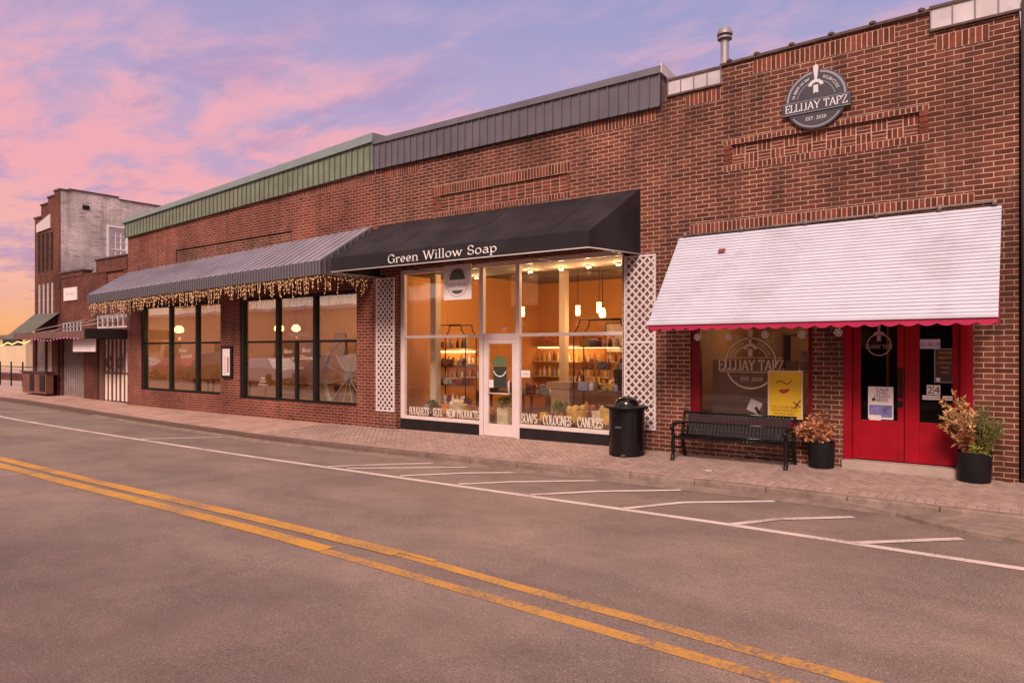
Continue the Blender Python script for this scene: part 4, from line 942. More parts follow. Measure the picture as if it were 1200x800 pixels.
sg = thing('wall_sign', (-2.83, -.02, 5.19), 'round charcoal sign with a white beer tap high on the taproom wall', 'sign')
cx, cz = -2.835, 5.655
MB().prism([(cx + .455 * math.cos(2 * PI * i / 64), cz + .455 * math.sin(2 * PI * i / 64)) for i in range(64)], -.06, -.015).build('sign_disc', SIGNB, sg, bevel=.006)
MB().box(cx - .50, cx + .50, -.075, -.02, cz - .195, cz + .015).build('sign_band', SIGNB, sg, bevel=.005)
m = MB(); ring(m, cx, cz, -.0615, .405, .435, 182, 98, 30); ring(m, cx, cz, -.0615, .405, .435, 82, -2, 30); ring(m, cx, cz, -.0615, .405, .425, 216, 324, 30); ring(m, cx, cz, -.0615, .27, .28, 170, 105, 18); ring(m, cx, cz, -.0615, .27, .28, 75, 10, 18)
for zz in (cz - .182, cz - .004): m.face((cx - .49, -.0765, zz - .004), (cx + .49, -.0765, zz - .004), (cx + .49, -.0765, zz + .004), (cx - .49, -.0765, zz + .004))
m.build('sign_ring', SIGNG, sg)
m = MB(); serif_text(m, 'ELLIJAY TAPZ', cx - .455, cz - .145, -.077, .115, .91, wt=(.06, .17)); m.build('lettering', WTXS, sg)
m = MB(); arc_text(m, '24 BEERS ON TAP', cx, cz, -.062, .318, 170, 106, .062); arc_text(m, 'POURHOUSE', cx, cz, -.062, .318, 73, 18, .064); put_sans(m, 'EST. 2020', cx, cz - .31, -.062, .075); m.build('small_lettering', WTXS, sg)
m = MB(); tap(m, cx, cz + .19, .58, -.0625); tp = m.build('tap_emblem', WTXS, sg); solid(tp, .004)

hs = thing('hanging_sign', (-9.72, -.9, 2.85), 'square white hanging sign with dark arched emblem under the black awning', 'sign')
yb = -.95; x0, x1, z0, z1 = -9.76, -9.03, 2.80, 3.50
MB().box(x0, x1, yb, yb + .02, z0, z1).build('sign_board', WHITE, hs, bevel=.003)
cx, cz = (x0 + x1) / 2, (z0 + z1) / 2
m = MB()
m.face(*[(cx + .21 * math.cos(math.radians(a)), yb - .003, cz + .05 + .22 * math.sin(math.radians(a))) for a in range(0, 181, 9)])
m.build('emblem', mat('emblem dark', (.10, .085, .075), .6, var=.3, vscale=9), hs); m = MB()
m.face(*[(cx + .15 * math.cos(math.radians(a)), yb - .003, cz - .16 + .075 * math.sin(math.radians(a))) for a in range(180, 361, 12)])
m.build('emblem', mat('emblem dark', (.10, .085, .075), .6, var=.3, vscale=9), hs)
m = MB(); ring(m, cx, cz - .01, yb - .003, .272, .285, 0, 360, 40); serif_text(m, 'GREEN WILLOW', cx - .24, cz - .085, yb - .003, .07, .48) if all(c in G or c == ' ' for c in 'GREEN WILLOW') else None
m.build('emblem_ring', mat('emblem grey', (.30, .25, .24), .6), hs)
MB().tube([(x0 + .08, yb + .01, z1), (x0 + .08, yb + .01, 3.53)], .006, 5).tube([(x1 - .08, yb + .01, z1), (x1 - .08, yb + .01, 3.53)], .006, 5).build('sign_hanger', BLK, hs)

mbd = thing('menu_board', (-19.2, -.02, .98), 'narrow black framed menu case on the brick pier between restaurant windows', 'menu board')
MB().box(-19.46, -18.92, -.06, -.002, .98, 1.92).build('case', BLKF, mbd, bevel=.006)
MB().box(-19.38, -19.0, -.066, -.058, 1.06, 1.84).build('menu_sheet', WHITE, mbd)
m = MB(); rr = random.Random(3)
for i in range(9): m.face(*[(x, -.0672, z) for x, z in ((-19.33, 1.12 + i * .06), (-19.33 + rr.uniform(.1, .2), 1.12 + i * .06), (-19.33 + .15, 1.135 + i * .06), (-19.33, 1.135 + i * .06))])
m.box(-19.13, -19.05, -.0675, -.0665, 1.15, 1.6); m.build('menu_print', mat('menu print', (.35, .15, .12), .7), mbd)

s4 = thing('wall_sign', (-30.05, 0, 3.65), 'plain white rectangular sign on the dark brick upper wall', 'sign')
MB().box(-30.66, -29.47, -.05, -.005, 3.72, 4.22).build('sign_board', WHITE, s4, bevel=.005)
m = MB(); put_sans(m, 'THE VAULT', -30.05, 3.92, -.052, .16); m.build('lettering', mat('faint blue ink', (.42, .40, .55), .6), s4)
s5 = thing('hanging_sign', (-26.4, -1.0, 1.75), 'blank pinkish white board hanging under the brown canopy edge', 'sign')
MB().box(-27.3, -25.55, -1.02, -.98, 1.75, 2.25).build('sign_board', WHITE, s5, bevel=.005); MB().tube([(-27.0, -1, 2.25), (-27.0, -1, 2.31)], .01, 5).tube([(-25.9, -1, 2.25), (-25.9, -1, 2.31)], .01, 5).build('sign_hanger', BLK, s5)
s6 = thing('wall_sign', (-32.9, 0, 6.7), 'slanting cream sign below the roofline of the tall building', 'sign')
MB().hexa([(-33.35, -.06, 6.66), (-31.95, -.06, 6.72), (-31.95, -.01, 6.72), (-33.35, -.01, 6.66)], [(-33.35, -.06, 6.98), (-31.95, -.06, 7.28), (-31.95, -.01, 7.28), (-33.35, -.01, 6.98)]).build('sign_board', mat('cream sign', (.55, .46, .46), .6), s6)

# posters and notices at the taproom
po = thing('poster', (-3.32, .07, .72), 'yellow poster with a red smiling mouth in the taproom window', 'poster')
MB().box(-3.60, -3.06, .060, .075, .70, 1.465).build('poster_sheet', mat('poster cream edge', (.72, .50, .30), .6), po)
MB().box(-3.575, -3.085, .054, .0605, .725, 1.44).build('poster_print', mat('poster yellow', (.72, .42, .015), .6, var=.06), po)
m = MB(); cx, cz = -3.34, 1.19
m.face(*[(cx + .085 * math.cos(math.radians(a)), .0525, cz - .02 + .07 * math.sin(math.radians(a)) + .012 * math.cos(math.radians(a))) for a in range(180, 361, 15)])
m.build('red_mouth', mat('poster red', (.42, .03, .015), .6), po)
m = MB()
for i in range(12):
    u = i / 12; m.bar((cx - .12 + .24 * u, .0525, cz + .08 + .03 * math.sin(u * 7) + .02 * u), (cx - .12 + .24 * (u + .09), .0525, cz + .08 + .03 * math.sin((u + .08) * 7) + .02 * u), .003, .014)
for i, tx in enumerate(('THE GOOD BEER', 'FROM FRIENDLY', 'PEOPLE HERE')): put_sans(m, tx, -3.34, .865 - i * .055, .0525, .055)
m.bar((-3.19, .0525, .86), (-3.09, .0525, 1.0), .003, .02).bar((-3.2, .0525, .97), (-3.09, .0525, .89), .003, .018); m.build('poster_marks', mat('poster ink', (.14, .05, .015), .6), po)

fl = thing('flyer', (-1.96, .06, .73), 'white flyer with blue photo strip on the left red door', 'flyer')
MB().box(-2.125, -1.79, .058, .067, .77, 1.25).build('flyer_sheet', WHITE, fl)
MB().box(-2.11, -1.805, .0555, .0585, .80, .98).build('flyer_photo', mat('flyer blue', (.16, .15, .34), .6, var=.5, vscale=9), fl)
MB().box(-2.11, -1.95, .052, .0565, .752, .83).build('flyer_note', WHITE, fl)
m = MB()
for i, tx in enumerate(('CALM', 'CHILL', 'STEADY', 'BEERS')): put_sans(m, tx, -1.935, 1.185 - i * .052, .0555, .062)
m.ball((-2.05, .057, 1.06), .025, 6, 4); m.build('lettering', INK, fl)
n1 = thing('notice', (-1.32, .06, 1.81), 'small lilac notice with block letters on the right red door', 'notice')
MB().box(-1.45, -1.20, .058, .067, 1.81, 1.945).build('notice_sheet', mat('lilac card', (.55, .42, .56), .6), n1); m = MB(); put_sans(m, 'CLUB UP', -1.325, 1.85, .056, .062); m.build('lettering', INK, n1)
n2 = thing('poster', (-1.1, .06, 1.36), 'dark event poster with orange lettering on the right red door', 'poster')
MB().box(-1.26, -1.02, .058, .067, 1.34, 1.80).build('poster_sheet', mat('poster brown', (.05, .015, .012), .5), n2); m = MB().box(-1.272, -1.26, .056, .068, 1.33, 1.81).box(-1.26, -1.02, .056, .068, 1.80, 1.812).box(-1.26, -1.02, .056, .068, 1.33, 1.342); m.build('poster_edge', mat('silver edge', (.3, .25, .27), .4), n2)
m = MB()
for i, tx in enumerate(('TRIVIA', 'NIGHT', 'WEDNESDAY', 'PRIZES', 'MUSIC')): put_sans(m, tx, -1.14, 1.735 - i * .068, .056, .055 if i < 2 else .035)
m.build('lettering', mat('orange ink', (.62, .22, .03), .6), n2); MB().box(-1.25, -1.20, .055, .057, 1.35, 1.40).build('poster_label', WHITE, n2)
n3 = thing('notice', (-1.3, .06, 1.0), 'white number cards reading 24 on the right red door', 'notice')
MB().box(-1.365, -1.285, .058, .067, 1.155, 1.295).box(-1.278, -1.198, .058, .067, 1.155, 1.295).box(-1.42, -1.20, .0585, .0665, 1.085, 1.145).box(-1.17, -1.02, .0585, .0665, 1.085, 1.145).build('number_card', WHITE, n3)
m = MB(); put_sans(m, '2', -1.325, 1.175, .0565, .14); put_sans(m, '4', -1.238, 1.175, .0565, .14); put_sans(m, 'OVER 24 TAPS', -1.31, 1.10, .0565, .035); put_sans(m, 'OPEN', -1.10, 1.10, .0565, .035); m.build('lettering', INK, n3)

# snowflake ornaments under the white awning
def snowflake(x, z, label):
    r = thing('snowflake_ornament', (x, -.12, z), label, 'ornament', 'white snowflake ornaments under the white awning')
    m = MB()
    for k in range(6):
        a = k * PI / 3 + .2; m.bar((x, -.12, z), (x + .062 * math.cos(a), -.12, z + .062 * math.sin(a)), .012, .016, up=(0, 1, 0))
        for s_ in (-.5, .5): m.bar((x + .035 * math.cos(a), -.12, z + .035 * math.sin(a)), (x + .035 * math.cos(a) + .03 * math.cos(a + s_ * 1.6), -.12, z + .035 * math.sin(a) + .03 * math.sin(a + s_ * 1.6)), .012, .01, up=(0, 1, 0))
    m.tube([(x, -.127, z), (x, -.113, z)], .025, 8); m.build('star', WTXT, r)
    MB().tube([(x, -.12, z + .05), (x, -.12, 2.62)], .002, 4).build('thread', WTXT, r)
for x, z, lb in ((-4.715, 2.01, 'white snowflake ornament hanging before the left red window jamb'), (-4.185, 2.005, 'white snowflake ornament hanging left of the window beer tap emblem'), (-3.588, 2.04, 'white snowflake ornament hanging right of the window beer tap emblem'),
                 (-3.026, 2.03, 'white snowflake ornament hanging above the yellow poster'), (-2.50, 2.06, 'white snowflake ornament hanging by the red door frame')): snowflake(x, z, lb)

# roof vent pipe
vp = thing('vent_pipe', (-5.40, 3.0, 6.0), 'round metal flue pipe with rain cap on the taproom roof', 'vent pipe')
GS = mat('galvanised flue', (.30, .25, .27), .5, metal=.25, var=.2, vscale=5, dirt=(.18, .12, .12), dscale=4)
MB().lathe((-5.40, 3.0, 0), [(.085, 5.9), (.085, 7.72), (.10, 7.74), (.10, 7.80), (.085, 7.82), (.085, 8.32)], 20).build('flue', GS, vp, smooth=True, auto=40)
MB().lathe((-5.40, 3.0, 8.31), [(.09, 0), (.15, .01), (.15, .05), (.12, .06)], 20).lathe((-5.40, 3.0, 8.40), [(.12, 0), (.16, .01), (.16, .05), (.12, .14), (.03, .19)], 20).build('rain_cap', GS, vp, smooth=True, auto=40)

# ================================================================== bench, bin, planters
bn = thing('bench', (-4.0, -.48, .0), 'black slatted steel bench with scrolled arms under the taproom window', 'bench')
bx0, bx1 = -4.90, -3.10; zg = -.012
prof = [(-.70, .40), (-.705, .43), (-.68, .445), (-.55, .435), (-.40, .425), (-.335, .45), (-.30, .52), (-.265, .65), (-.235, .78), (-.215, .835), (-.225, .85)]
st = MB(); n = 29; w = .043
for i in range(n):
    x = bx0 + .06 + (bx1 - bx0 - .12) * (i + .5) / n
    for p, q in zip(prof, prof[1:]):
        st.bar((x, p[0], p[1] + zg), (x, q[0], q[1] + zg), w, .006, up=(0, -q[1] + p[1], q[0] - p[0]) if False else (0, 0, 1)) if abs(q[0] - p[0]) > abs(q[1] - p[1]) else st.obox((x, (p[0] + q[0]) / 2, (p[1] + q[1]) / 2 + zg), (w / 2, 0, 0), (0, (q[0] - p[0]) / 2, (q[1] - p[1]) / 2), (0, .003 * (q[1] - p[1]) / math.hypot(q[0] - p[0], q[1] - p[1]), -.003 * (q[0] - p[0]) / math.hypot(q[0] - p[0], q[1] - p[1])))
BGL = mat('gloss black steel', (.006, .004, .005), .18, spec=.5, coat=.25)
st.build('slat', BGL, bn)
rl = MB()
for (y, z, r) in ((-.69, .425, .016), (-.345, .44, .014), (-.262, .66, .012), (-.222, .845, .018), (-.50, .415, .014)): rl.tube([(bx0 + .02, y, z + zg), (bx1 - .02, y, z + zg)], r, 8)
rl.tube([(bx0 + .02, -.47, .2 + zg), (bx1 - .02, -.47, .2 + zg)], .011, 6)
rl.build('rail', BGL, bn, smooth=True)
for x in (bx0, bx1):
    e = MB()
    e.tube([(x, -.73, zg + .0), (x, -.72, .03 + zg), (x, -.69, .14 + zg), (x, -.705, .28 + zg), (x, -.69, .42 + zg), (x, -.705, .55 + zg), (x, -.72, .62 + zg)], [.042, .034, .030, .034, .032, .028, .028], 8)
    e.tube([(x, -.20, zg), (x, -.21, .03 + zg), (x, -.26, .16 + zg), (x, -.30, .30 + zg), (x, -.32, .44 + zg), (x, -.27, .64 + zg), (x, -.215, .86 + zg)], [.042, .034, .030, .030, .032, .026, .022], 8)
    e.tube([(x, -.69, .42 + zg), (x, -.5, .40 + zg), (x, -.32, .43 + zg)], .022, 8)
    e.tube([(x, -.70, .28 + zg), (x, -.58, .22 + zg), (x, -.47, .2 + zg), (x, -.36, .22 + zg), (x, -.29, .28 + zg)], .014, 6)
    e.build('end_frame', BLK, bn, smooth=True)
    a = MB().tube([(x, -.27, .64 + zg), (x, -.42, .665 + zg), (x, -.58, .66 + zg), (x, -.70, .645 + zg), (x, -.755, .61 + zg), (x, -.75, .565 + zg), (x, -.71, .56 + zg), (x, -.70, .59 + zg)], [.026, .031, .034, .034, .032, .026, .02, .015], 8)
    a.build('armrest', BLK, bn, smooth=True)
bn.scale = (1, 1, .90)
bi = thing('litter_bin', (-5.79, -.62, -.02), 'round black slatted litter bin with domed lid beside the soap shop window', 'litter bin')
c = (-5.79, -.62, -.02)
MB().lathe(c, [(.275, .03), (.275, .80)], 40).build('liner', mat('bin liner black', (.006, .005, .005), .7), bi, smooth=True, auto=40)
m = MB(); n = 44
for i in range(n):
    a = 2 * PI * i / n; u = Vector((math.cos(a), math.sin(a), 0)); t_ = Vector((-math.sin(a), math.cos(a), 0))
    m.obox(Vector(c) + u * .298 + Vector((0, 0, .42)), t_ * .0145, u * .005, (0, 0, .37))
m.build('slat', BGL, bi)
m = MB()
for z in (.045, .79): m.lathe(c, [(.288, z - .02), (.305, z - .02), (.308, z), (.305, z + .025), (.288, z + .025)], 44)
m.lathe(c, [(.22, .0), (.26, .0), (.26, .03), (.22, .03)], 30); m.build('band', BLK, bi, smooth=True, auto=40)
MB().lathe(c, [(.30, .825), (.365, .815), (.372, .83), (.365, .85), (.28, .865), (.20, .868)], 44).build('rim', BLK, bi, smooth=True, auto=50)
m = MB(); dome = [(.215 * math.cos(a), .866 + .155 * math.sin(a)) for a in [PI / 2 * i / 8 for i in range(9)]]; dome[-1] = (.01, dome[-1][1])
m.lathe(c, dome, 36); m.build('dome_lid', BGL, bi, smooth=True, auto=60)
MB().box(-5.79 - .055, -5.79 + .055, -.62 - .312, -.62 - .302, .47, .50).build('nameplate', mat('worn silver plate', (.25, .22, .22), .35, metal=.8), bi)
MB().box(-5.73, -5.65, -.62 - .325, -.62 - .30, .0, .03).build('foot_plate', mat('worn silver plate', (.25, .22, .22), .35, metal=.8), bi)

def leafset(seed, n, c, rad, h, ls, up=.6, lean=(0, 0), wid=.28, tilt=.9, base=0):
    rr = random.Random(seed); m = MB()
    for i in range(n):
        a = rr.uniform(0, 2 * PI); v = rr.random() ** .8; k = rr.random() ** .5
        r = rad * (.25 + .75 * math.sin(PI * min(1, .15 + v * .8))) * k
        p = Vector((c[0] + r * math.cos(a) + lean[0] * v, c[1] + r * math.sin(a) + lean[1] * v, c[2] + base + h * v))
        d = Vector((math.cos(a) * tilt * (.4 + k), math.sin(a) * tilt * (.4 + k), up + rr.uniform(-.5, .5))); d = (d + Vector((rr.gauss(0, .45), rr.gauss(0, .45), rr.gauss(0, .35)))).normalized()
        L_ = ls * rr.uniform(.6, 1.3); s_ = d.cross(Vector((rr.gauss(0, 1), rr.gauss(0, 1), rr.gauss(0, 1)))).normalized() * L_ * wid; nn = d.cross(s_).normalized() * L_ * .12
        q = p + d * L_
        m.face(p, p + d * L_ * .45 + s_ + nn, q); m.face(p, q, p + d * L_ * .45 - s_ + nn)
    return m
def sprigs(seed, c, n, spread, h, ls, per, wid, mt, parent, nm, lean=(0, 0), start=.25, droop=.3, ymax=.05, fan=1.0):
    rr = random.Random(seed); m = MB(); st_ = MB()
    for i in range(n):
        a = rr.uniform(0, 2 * PI); k = spread * rr.uniform(.25, 1); hh = h * rr.uniform(.55, 1.05) * (1 - .35 * (k / spread))
        p0 = Vector((c[0] + rr.uniform(-.05, .05), c[1] + rr.uniform(-.05, .05), c[2])); e = Vector((c[0] + k * math.cos(a) + lean[0], min(ymax + c[1], c[1] + k * math.sin(a) + lean[1]), c[2] + hh))
        mid = p0.lerp(e, .5) + Vector((-(e.x - p0.x) * .2, -(e.y - p0.y) * .2, hh * .12))
        B = lambda t: p0 * (1 - t) ** 2 + mid * 2 * t * (1 - t) + e * t * t + Vector((0, 0, -droop * spread * t ** 3 * (k / spread)))
        st_.tube([B(t / 5) for t in range(6)], [.005, .0045, .004, .003, .002, .001], 4, False)
        for j in range(per):
            t = start + (1 - start) * (j + rr.random()) / per; p = B(t); ax = (B(min(1, t + .02)) - B(t - .02)).normalized()
            d = (ax * rr.uniform(.3, 1.0) + Vector((rr.gauss(0, .6), rr.gauss(0, .6), rr.gauss(0, .5))) * fan).normalized(); L_ = ls * rr.uniform(.55, 1.35) * (1.15 - .5 * t)
            s_ = d.cross(Vector((rr.gauss(0, 1), rr.gauss(0, 1), rr.gauss(0, 1)))).normalized() * L_ * wid; nn = d.cross(s_).normalized() * L_ * rr.uniform(-.2, .2); q = p + d * L_ + nn
            m.face(p, p + d * L_ * .45 + s_, q); m.face(p, q, p + d * L_ * .45 - s_)
    m.build(nm, mt, parent); st_.build('stem', STEM, parent)
def potted(cx, cy, r, h, label):
    z = walk(cx, cy); p = thing('potted_plant', (cx, cy, z), label, 'potted plant')
    MB().lathe((cx, cy, z), [(r * .93, .0), (r * .95, .01), (r, h - .02), (r * 1.01, h), (r * .95, h), (r * .93, h - .03)], 40).build('pot', mat('black plastic pot', (.007, .006, .008), .5, spec=.3, var=.2, vscale=7), p, smooth=True, auto=40)
    MB().lathe((cx, cy, z + h - .06), [(r * .94, 0), (r * .9, .02), (.02, .03)], 24).build('soil', mat('potting soil', (.05, .028, .02), .95), p)
    return p, z + h - .04
DRY1 = mat('dried orange leaves', (.46, .185, .09), .8, var=.45, vscale=12, island=.4)
DRY2 = mat('dried tan leaves', (.50, .29, .12), .8, var=.4, vscale=12, island=.4)
GRN = mat('dark conifer needles', (.135, .15, .03), .7, var=.45, vscale=9, island=.4); LIME = mat('yellow green shoots', (.24, .24, .04), .7, var=.3, island=.3)
STEM = mat('dry stem', (.22, .10, .05), .9)
p, zt = potted(-2.72, -.21, .19, .39, 'black pot of dried orange leaves between bench and red door')
sprigs(1, (-2.74, -.24, zt), 46, .30, .52, .085, 26, .30, DRY1, p, 'dried_foliage', lean=(-.03, -.02), start=.12, droop=.25, ymax=.14)
sprigs(2, (-2.84, -.28, zt + .02), 14, .20, .34, .08, 24, .30, DRY1, p, 'dried_foliage', lean=(-.12, -.03), start=.3, ymax=.14)
sprigs(3, (-2.70, -.23, zt), 9, .18, .80, .05, 16, .16, mat('faint brown sprigs', (.17, .05, .025), .8, island=.4), p, 'dried_sprigs', start=.5, droop=0, ymax=.14)
p, zt = potted(-.78, -.20, .205, .40, 'black pot of tan dried leaves and green conifer right of the red door')
sprigs(4, (-.86, -.24, zt), 36, .28, .95, .105, 26, .20, DRY2, p, 'dried_foliage', lean=(-.12, -.03), start=.22, droop=.15, ymax=.16, fan=.75)
sprigs(7, (-.84, -.25, zt), 14, .16, .60, .10, 24, .20, mat('dried red brown leaves', (.36, .10, .045), .8, var=.4, island=.4), p, 'dried_foliage', lean=(-.05, -.04), start=.15, ymax=.16, fan=.8)
sprigs(5, (-.68, -.22, zt), 52, .27, .70, .055, 60, .12, GRN, p, 'conifer_foliage', lean=(.07, -.01), start=.08, droop=.1, ymax=.17)
sprigs(8, (-.68, -.22, zt), 12, .09, .98, .05, 60, .12, GRN, p, 'conifer_foliage', lean=(.03, -.01), start=.4, droop=0, ymax=.17)
sprigs(9, (-.76, -.28, zt - .02), 16, .17, .22, .07, 16, .2, LIME, p, 'green_shoots', start=.1, ymax=.2)
# paper cup lid dropped on the paving
lid = MB().lathe((-4.05, -1.32, walk(-4.05, -1.32) + .006), [(.045, 0), (.05, .004), (.045, .008)], 16).build('paper_scrap', WHITE); whole(lid); tag(lid, 'small white scrap of litter on the brick paving before the bench', 'litter')

# ================================================================== what stands inside the windows
def lamp_light(name, loc, e, col, parent, r=.06):
    d = bpy.data.lights.new(name, 'POINT'); d.energy = e; d.color = col; d.shadow_soft_size = r
    o = bpy.data.objects.new(name, d); C.objects.link(o); o.location = Vector(loc) - ORI[parent.name]; o.parent = parent
def pendant(x, y, z, zc, label, e, group, col=(1, .58, .26), rad=.16):
    p = thing('pendant_lamp', (x, y, z), label, 'pendant lamp', group)
    MB().lathe((x, y, z), [(.05, -.10), (rad * .9, -.07), (rad, 0), (rad * .8, .08), (.06, .14)], 20).build('lamp_shade', LAMPM, p, smooth=True)
    MB().tube([(x, y, z + .13), (x, y, zc)], .008, 5).build('cord', BLK, p)
    lamp_light('lamp_light', (x, y, z - .30), e, col, p); return p
for x, y, z, lb in ((-23.7, .9, 2.50, 'glowing pendant lamp seen through the far left restaurant window'), (-20.3, 2.5, 2.52, 'glowing pendant lamp behind the second restaurant window'), (-15.0, 4.2, 2.6, 'added pendant lamp deep in the right half of the restaurant'), (-22.0, 4.4, 2.6, 'added pendant lamp deep in the left half of the restaurant')):
    pendant(x, y, z, 3.9, lb, 45 if y < 1 else 120, 'glowing pendant lamps in the restaurant')  # the two deep lamps are added to brighten the room evenly
for x, y in ((-9.35, 1.5), (-8.52, 1.5), (-7.82, 1.5), (-7.10, 1.5), (-11.2, 1.8)):
    i = [-9.35, -8.52, -7.82, -7.10, -11.2].index(x)
    p = thing('spotlight', (x, y, 3.70), ('ceiling spotlight shining above the soap shop door', 'ceiling spotlight just right of the soap shop door post', 'middle ceiling spotlight over the right soap shop window', 'ceiling spotlight nearest the right lattice panel', 'ceiling spotlight over the left soap shop window')[i], 'spotlight', 'ceiling spotlights in the soap shop')
    MB().lathe((x, y, 3.58), [(.05, 0), (.055, .02), (.055, .16), (.03, .2), (.03, .27)], 16).build('lamp_housing', mat('white spot housing', (.5, .42, .36), .5), p, smooth=True, auto=40)
    MB().lathe((x, y, 3.555), [(.045, 0), (.05, .012), (.05, .024)], 14).build('lamp_face', SPOTM, p)
    lamp_light('lamp_light', (x, y, 3.45), 38, (1, .62, .30), p, .05)
pendant(-9.2, 4.5, 2.75, 3.85, 'small pendant lamp at the back of the soap shop', 60, 'soap shop pendant lamps', rad=.09)
pendant(-6.5, 3.0, 2.9, 3.85, 'pendant lamp in the right corner of the soap shop', 45, 'soap shop pendant lamps', rad=.09)
pendant(-3.9, 2.4, 2.6, 3.0, 'warm pendant lamp inside the taproom window', 34, 'taproom pendant lamps', rad=.10)
IRON = mat('brown wrought iron', (.05, .018, .010), .5)
def etagere(x0, x1, y, ztop, label):
    r = thing('display_rack', ((x0 + x1) / 2, y, .02), label, 'rack', 'wrought iron display racks in the soap shop')
    m = MB()
    for x in (x0, x1):
        for yy in (y, y + .4): m.tube([(x, yy, .02), (x, yy, ztop - .28), (x + (.12 if x == x0 else -.12), yy, ztop - .12), (x + (.14 if x == x0 else -.14), yy, ztop)], .014, 6)
    for yy in (y, y + .4): m.tube([(x0 + .14, yy, ztop), (x1 - .14, yy, ztop)], .014, 6)
    m.build('rack_frame', IRON, r, smooth=True)
    for z in (.5, .95, 1.4, 1.85):
        MB().box(x0, x1, y, y + .4, z, z + .012).build('rack_shelf', IRON, r)
    return r
etagere(-11.95, -10.95, 1.1, 2.40, 'tall iron rack behind the left soap shop window')
etagere(-7.85, -6.62, .95, 2.42, 'tall iron rack behind the right soap shop window')
SOAPC = [mat('goods ' + n, c_, .6, var=.25, vscale=9) for n, c_ in (('cream', (.62, .50, .32)), ('yellow', (.60, .36, .08)), ('orange', (.55, .20, .06)), ('dark red', (.22, .05, .04)), ('grey blue', (.28, .28, .36)), ('brown', (.20, .09, .04)), ('white', (.70, .58, .50)))]
def goods(kind, x, y, z, s_, mt, label, group):
    m = MB()
    if kind == 'jar': m.lathe((x, y, z), [(.045 * s_, 0), (.055 * s_, .02 * s_), (.055 * s_, .12 * s_), (.03 * s_, .145 * s_), (.034 * s_, .15 * s_), (.034 * s_, .18 * s_)], 12)
    elif kind == 'bottle': m.lathe((x, y, z), [(.035 * s_, 0), (.04 * s_, .01), (.04 * s_, .14 * s_), (.014 * s_, .18 * s_), (.014 * s_, .24 * s_)], 10)
    elif kind == 'box':
        m.box(x - .1 * s_, x + .1 * s_, y - .07 * s_, y + .07 * s_, z, z + .12 * s_).box(x - .105 * s_, x + .105 * s_, y - .075 * s_, y + .075 * s_, z + .12 * s_ + .001, z + .15 * s_)
    elif kind == 'basket':
        m.lathe((x, y, z), [(.10 * s_, 0), (.14 * s_, .02), (.17 * s_, .14 * s_), (.175 * s_, .16 * s_), (.15 * s_, .16 * s_)], 18)
        for i in range(9): m.ball((x + random.uniform(-.1, .1) * s_, y + random.uniform(-.1, .1) * s_, z + .17 * s_ + random.uniform(0, .05)), .05 * s_, 8, 5)
    o = m.build({'jar': 'jar', 'bottle': 'bottle', 'box': 'gift_box', 'basket': 'basket'}[kind], mt, smooth=kind != 'box', auto=40); whole(o, (x, y, z))
    return tag(o, label, {'jar': 'jar', 'bottle': 'bottle', 'box': 'box', 'basket': 'basket'}[kind], group)
rr = random.Random(11)
for (x0, x1, y, side) in ((-11.9, -11.0, 1.3, 'left'), (-7.8, -6.68, 1.15, 'right')):
    for z, lv in ((.512, 'lowest'), (.962, 'second'), (1.412, 'third'), (1.862, 'top')):
        k = 6 if side == 'left' else 7
        for i in range(k):
            kd = rr.choice(('jar', 'bottle', 'box', 'jar', 'basket')); mt = rr.choice(SOAPC); x = x0 + .1 + (x1 - x0 - .2) * i / (k - 1)
            goods(kd, x, y + rr.uniform(-.08, .08), z, rr.uniform(.8, 1.15) * (.6 if kd == 'basket' else 1), mt, f'small goods on the {lv} shelf of the {side} iron rack', f'goods on the {lv} shelf of the {side} iron rack')
# window displays on low stands
def stand(x0, x1, y0, y1, h, mt, label):
    s_ = thing('display_table', ((x0 + x1) / 2, (y0 + y1) / 2, .02), label, 'table'); MB().box(x0, x1, y0, y1, h - .04, h).build('table_top', mt, s_, bevel=.005)
    for x in (x0 + .04, x1 - .04):
        for y in (y0 + .04, y1 - .04): MB().box(x - .025, x + .025, y - .025, y + .025, .02, h - .04).build('leg', mt, s_)
    return s_
WD = mat('display wood', (.24, .11, .05), .6, var=.25, vscale=5)
stand(-11.9, -9.85, .42, .88, .36, WD, 'low wooden display table behind the left soap shop window')
stand(-8.6, -6.4, .42, .88, .36, WD, 'low wooden display table behind the right soap shop window')
goods('basket', -10.75, .62, .36, 1.25, SOAPC[0], 'cream basket of soaps at the middle of the left window', None)
goods('basket', -9.95, .62, .36, 1.0, SOAPC[0], 'cream basket of soaps beside the white door post', None)
goods('basket', -7.55, .60, .36, 1.35, SOAPC[1], 'straw basket of soaps in the right soap shop window', None)
goods('box', -6.75, .62, .36, 2.0, SOAPC[1], 'tan lidded gift box behind the litter bin dome', None)
goods('box', -7.05, .70, .36, 1.5, SOAPC[0], 'cream lidded gift box right of the straw basket', None)
goods('box', -11.1, .66, .36, 1.3, SOAPC[2], 'orange gift box left of the cream soap basket', None)
bq = thing('potted_plant', (-11.55, .62, .36), 'small dark leafy plant at the left end of the soap window', 'potted plant'); MB().lathe((-11.55, .62, .36), [(.06, 0), (.08, .1), (.07, .1)], 14).build('pot', SOAPC[5], bq); leafset(31, 160, (-11.55, .62, .45), .11, .14, .06).build('foliage', GRN, bq)
bq = thing('potted_plant', (-7.95, .62, .36), 'spiky pale green plant left of the straw soap basket', 'potted plant'); MB().lathe((-7.95, .62, .36), [(.06, 0), (.08, .12), (.07, .12)], 14).build('pot', SOAPC[2], bq); leafset(32, 140, (-7.95, .62, .48), .14, .22, .13, wid=.12).build('foliage', LIME, bq)
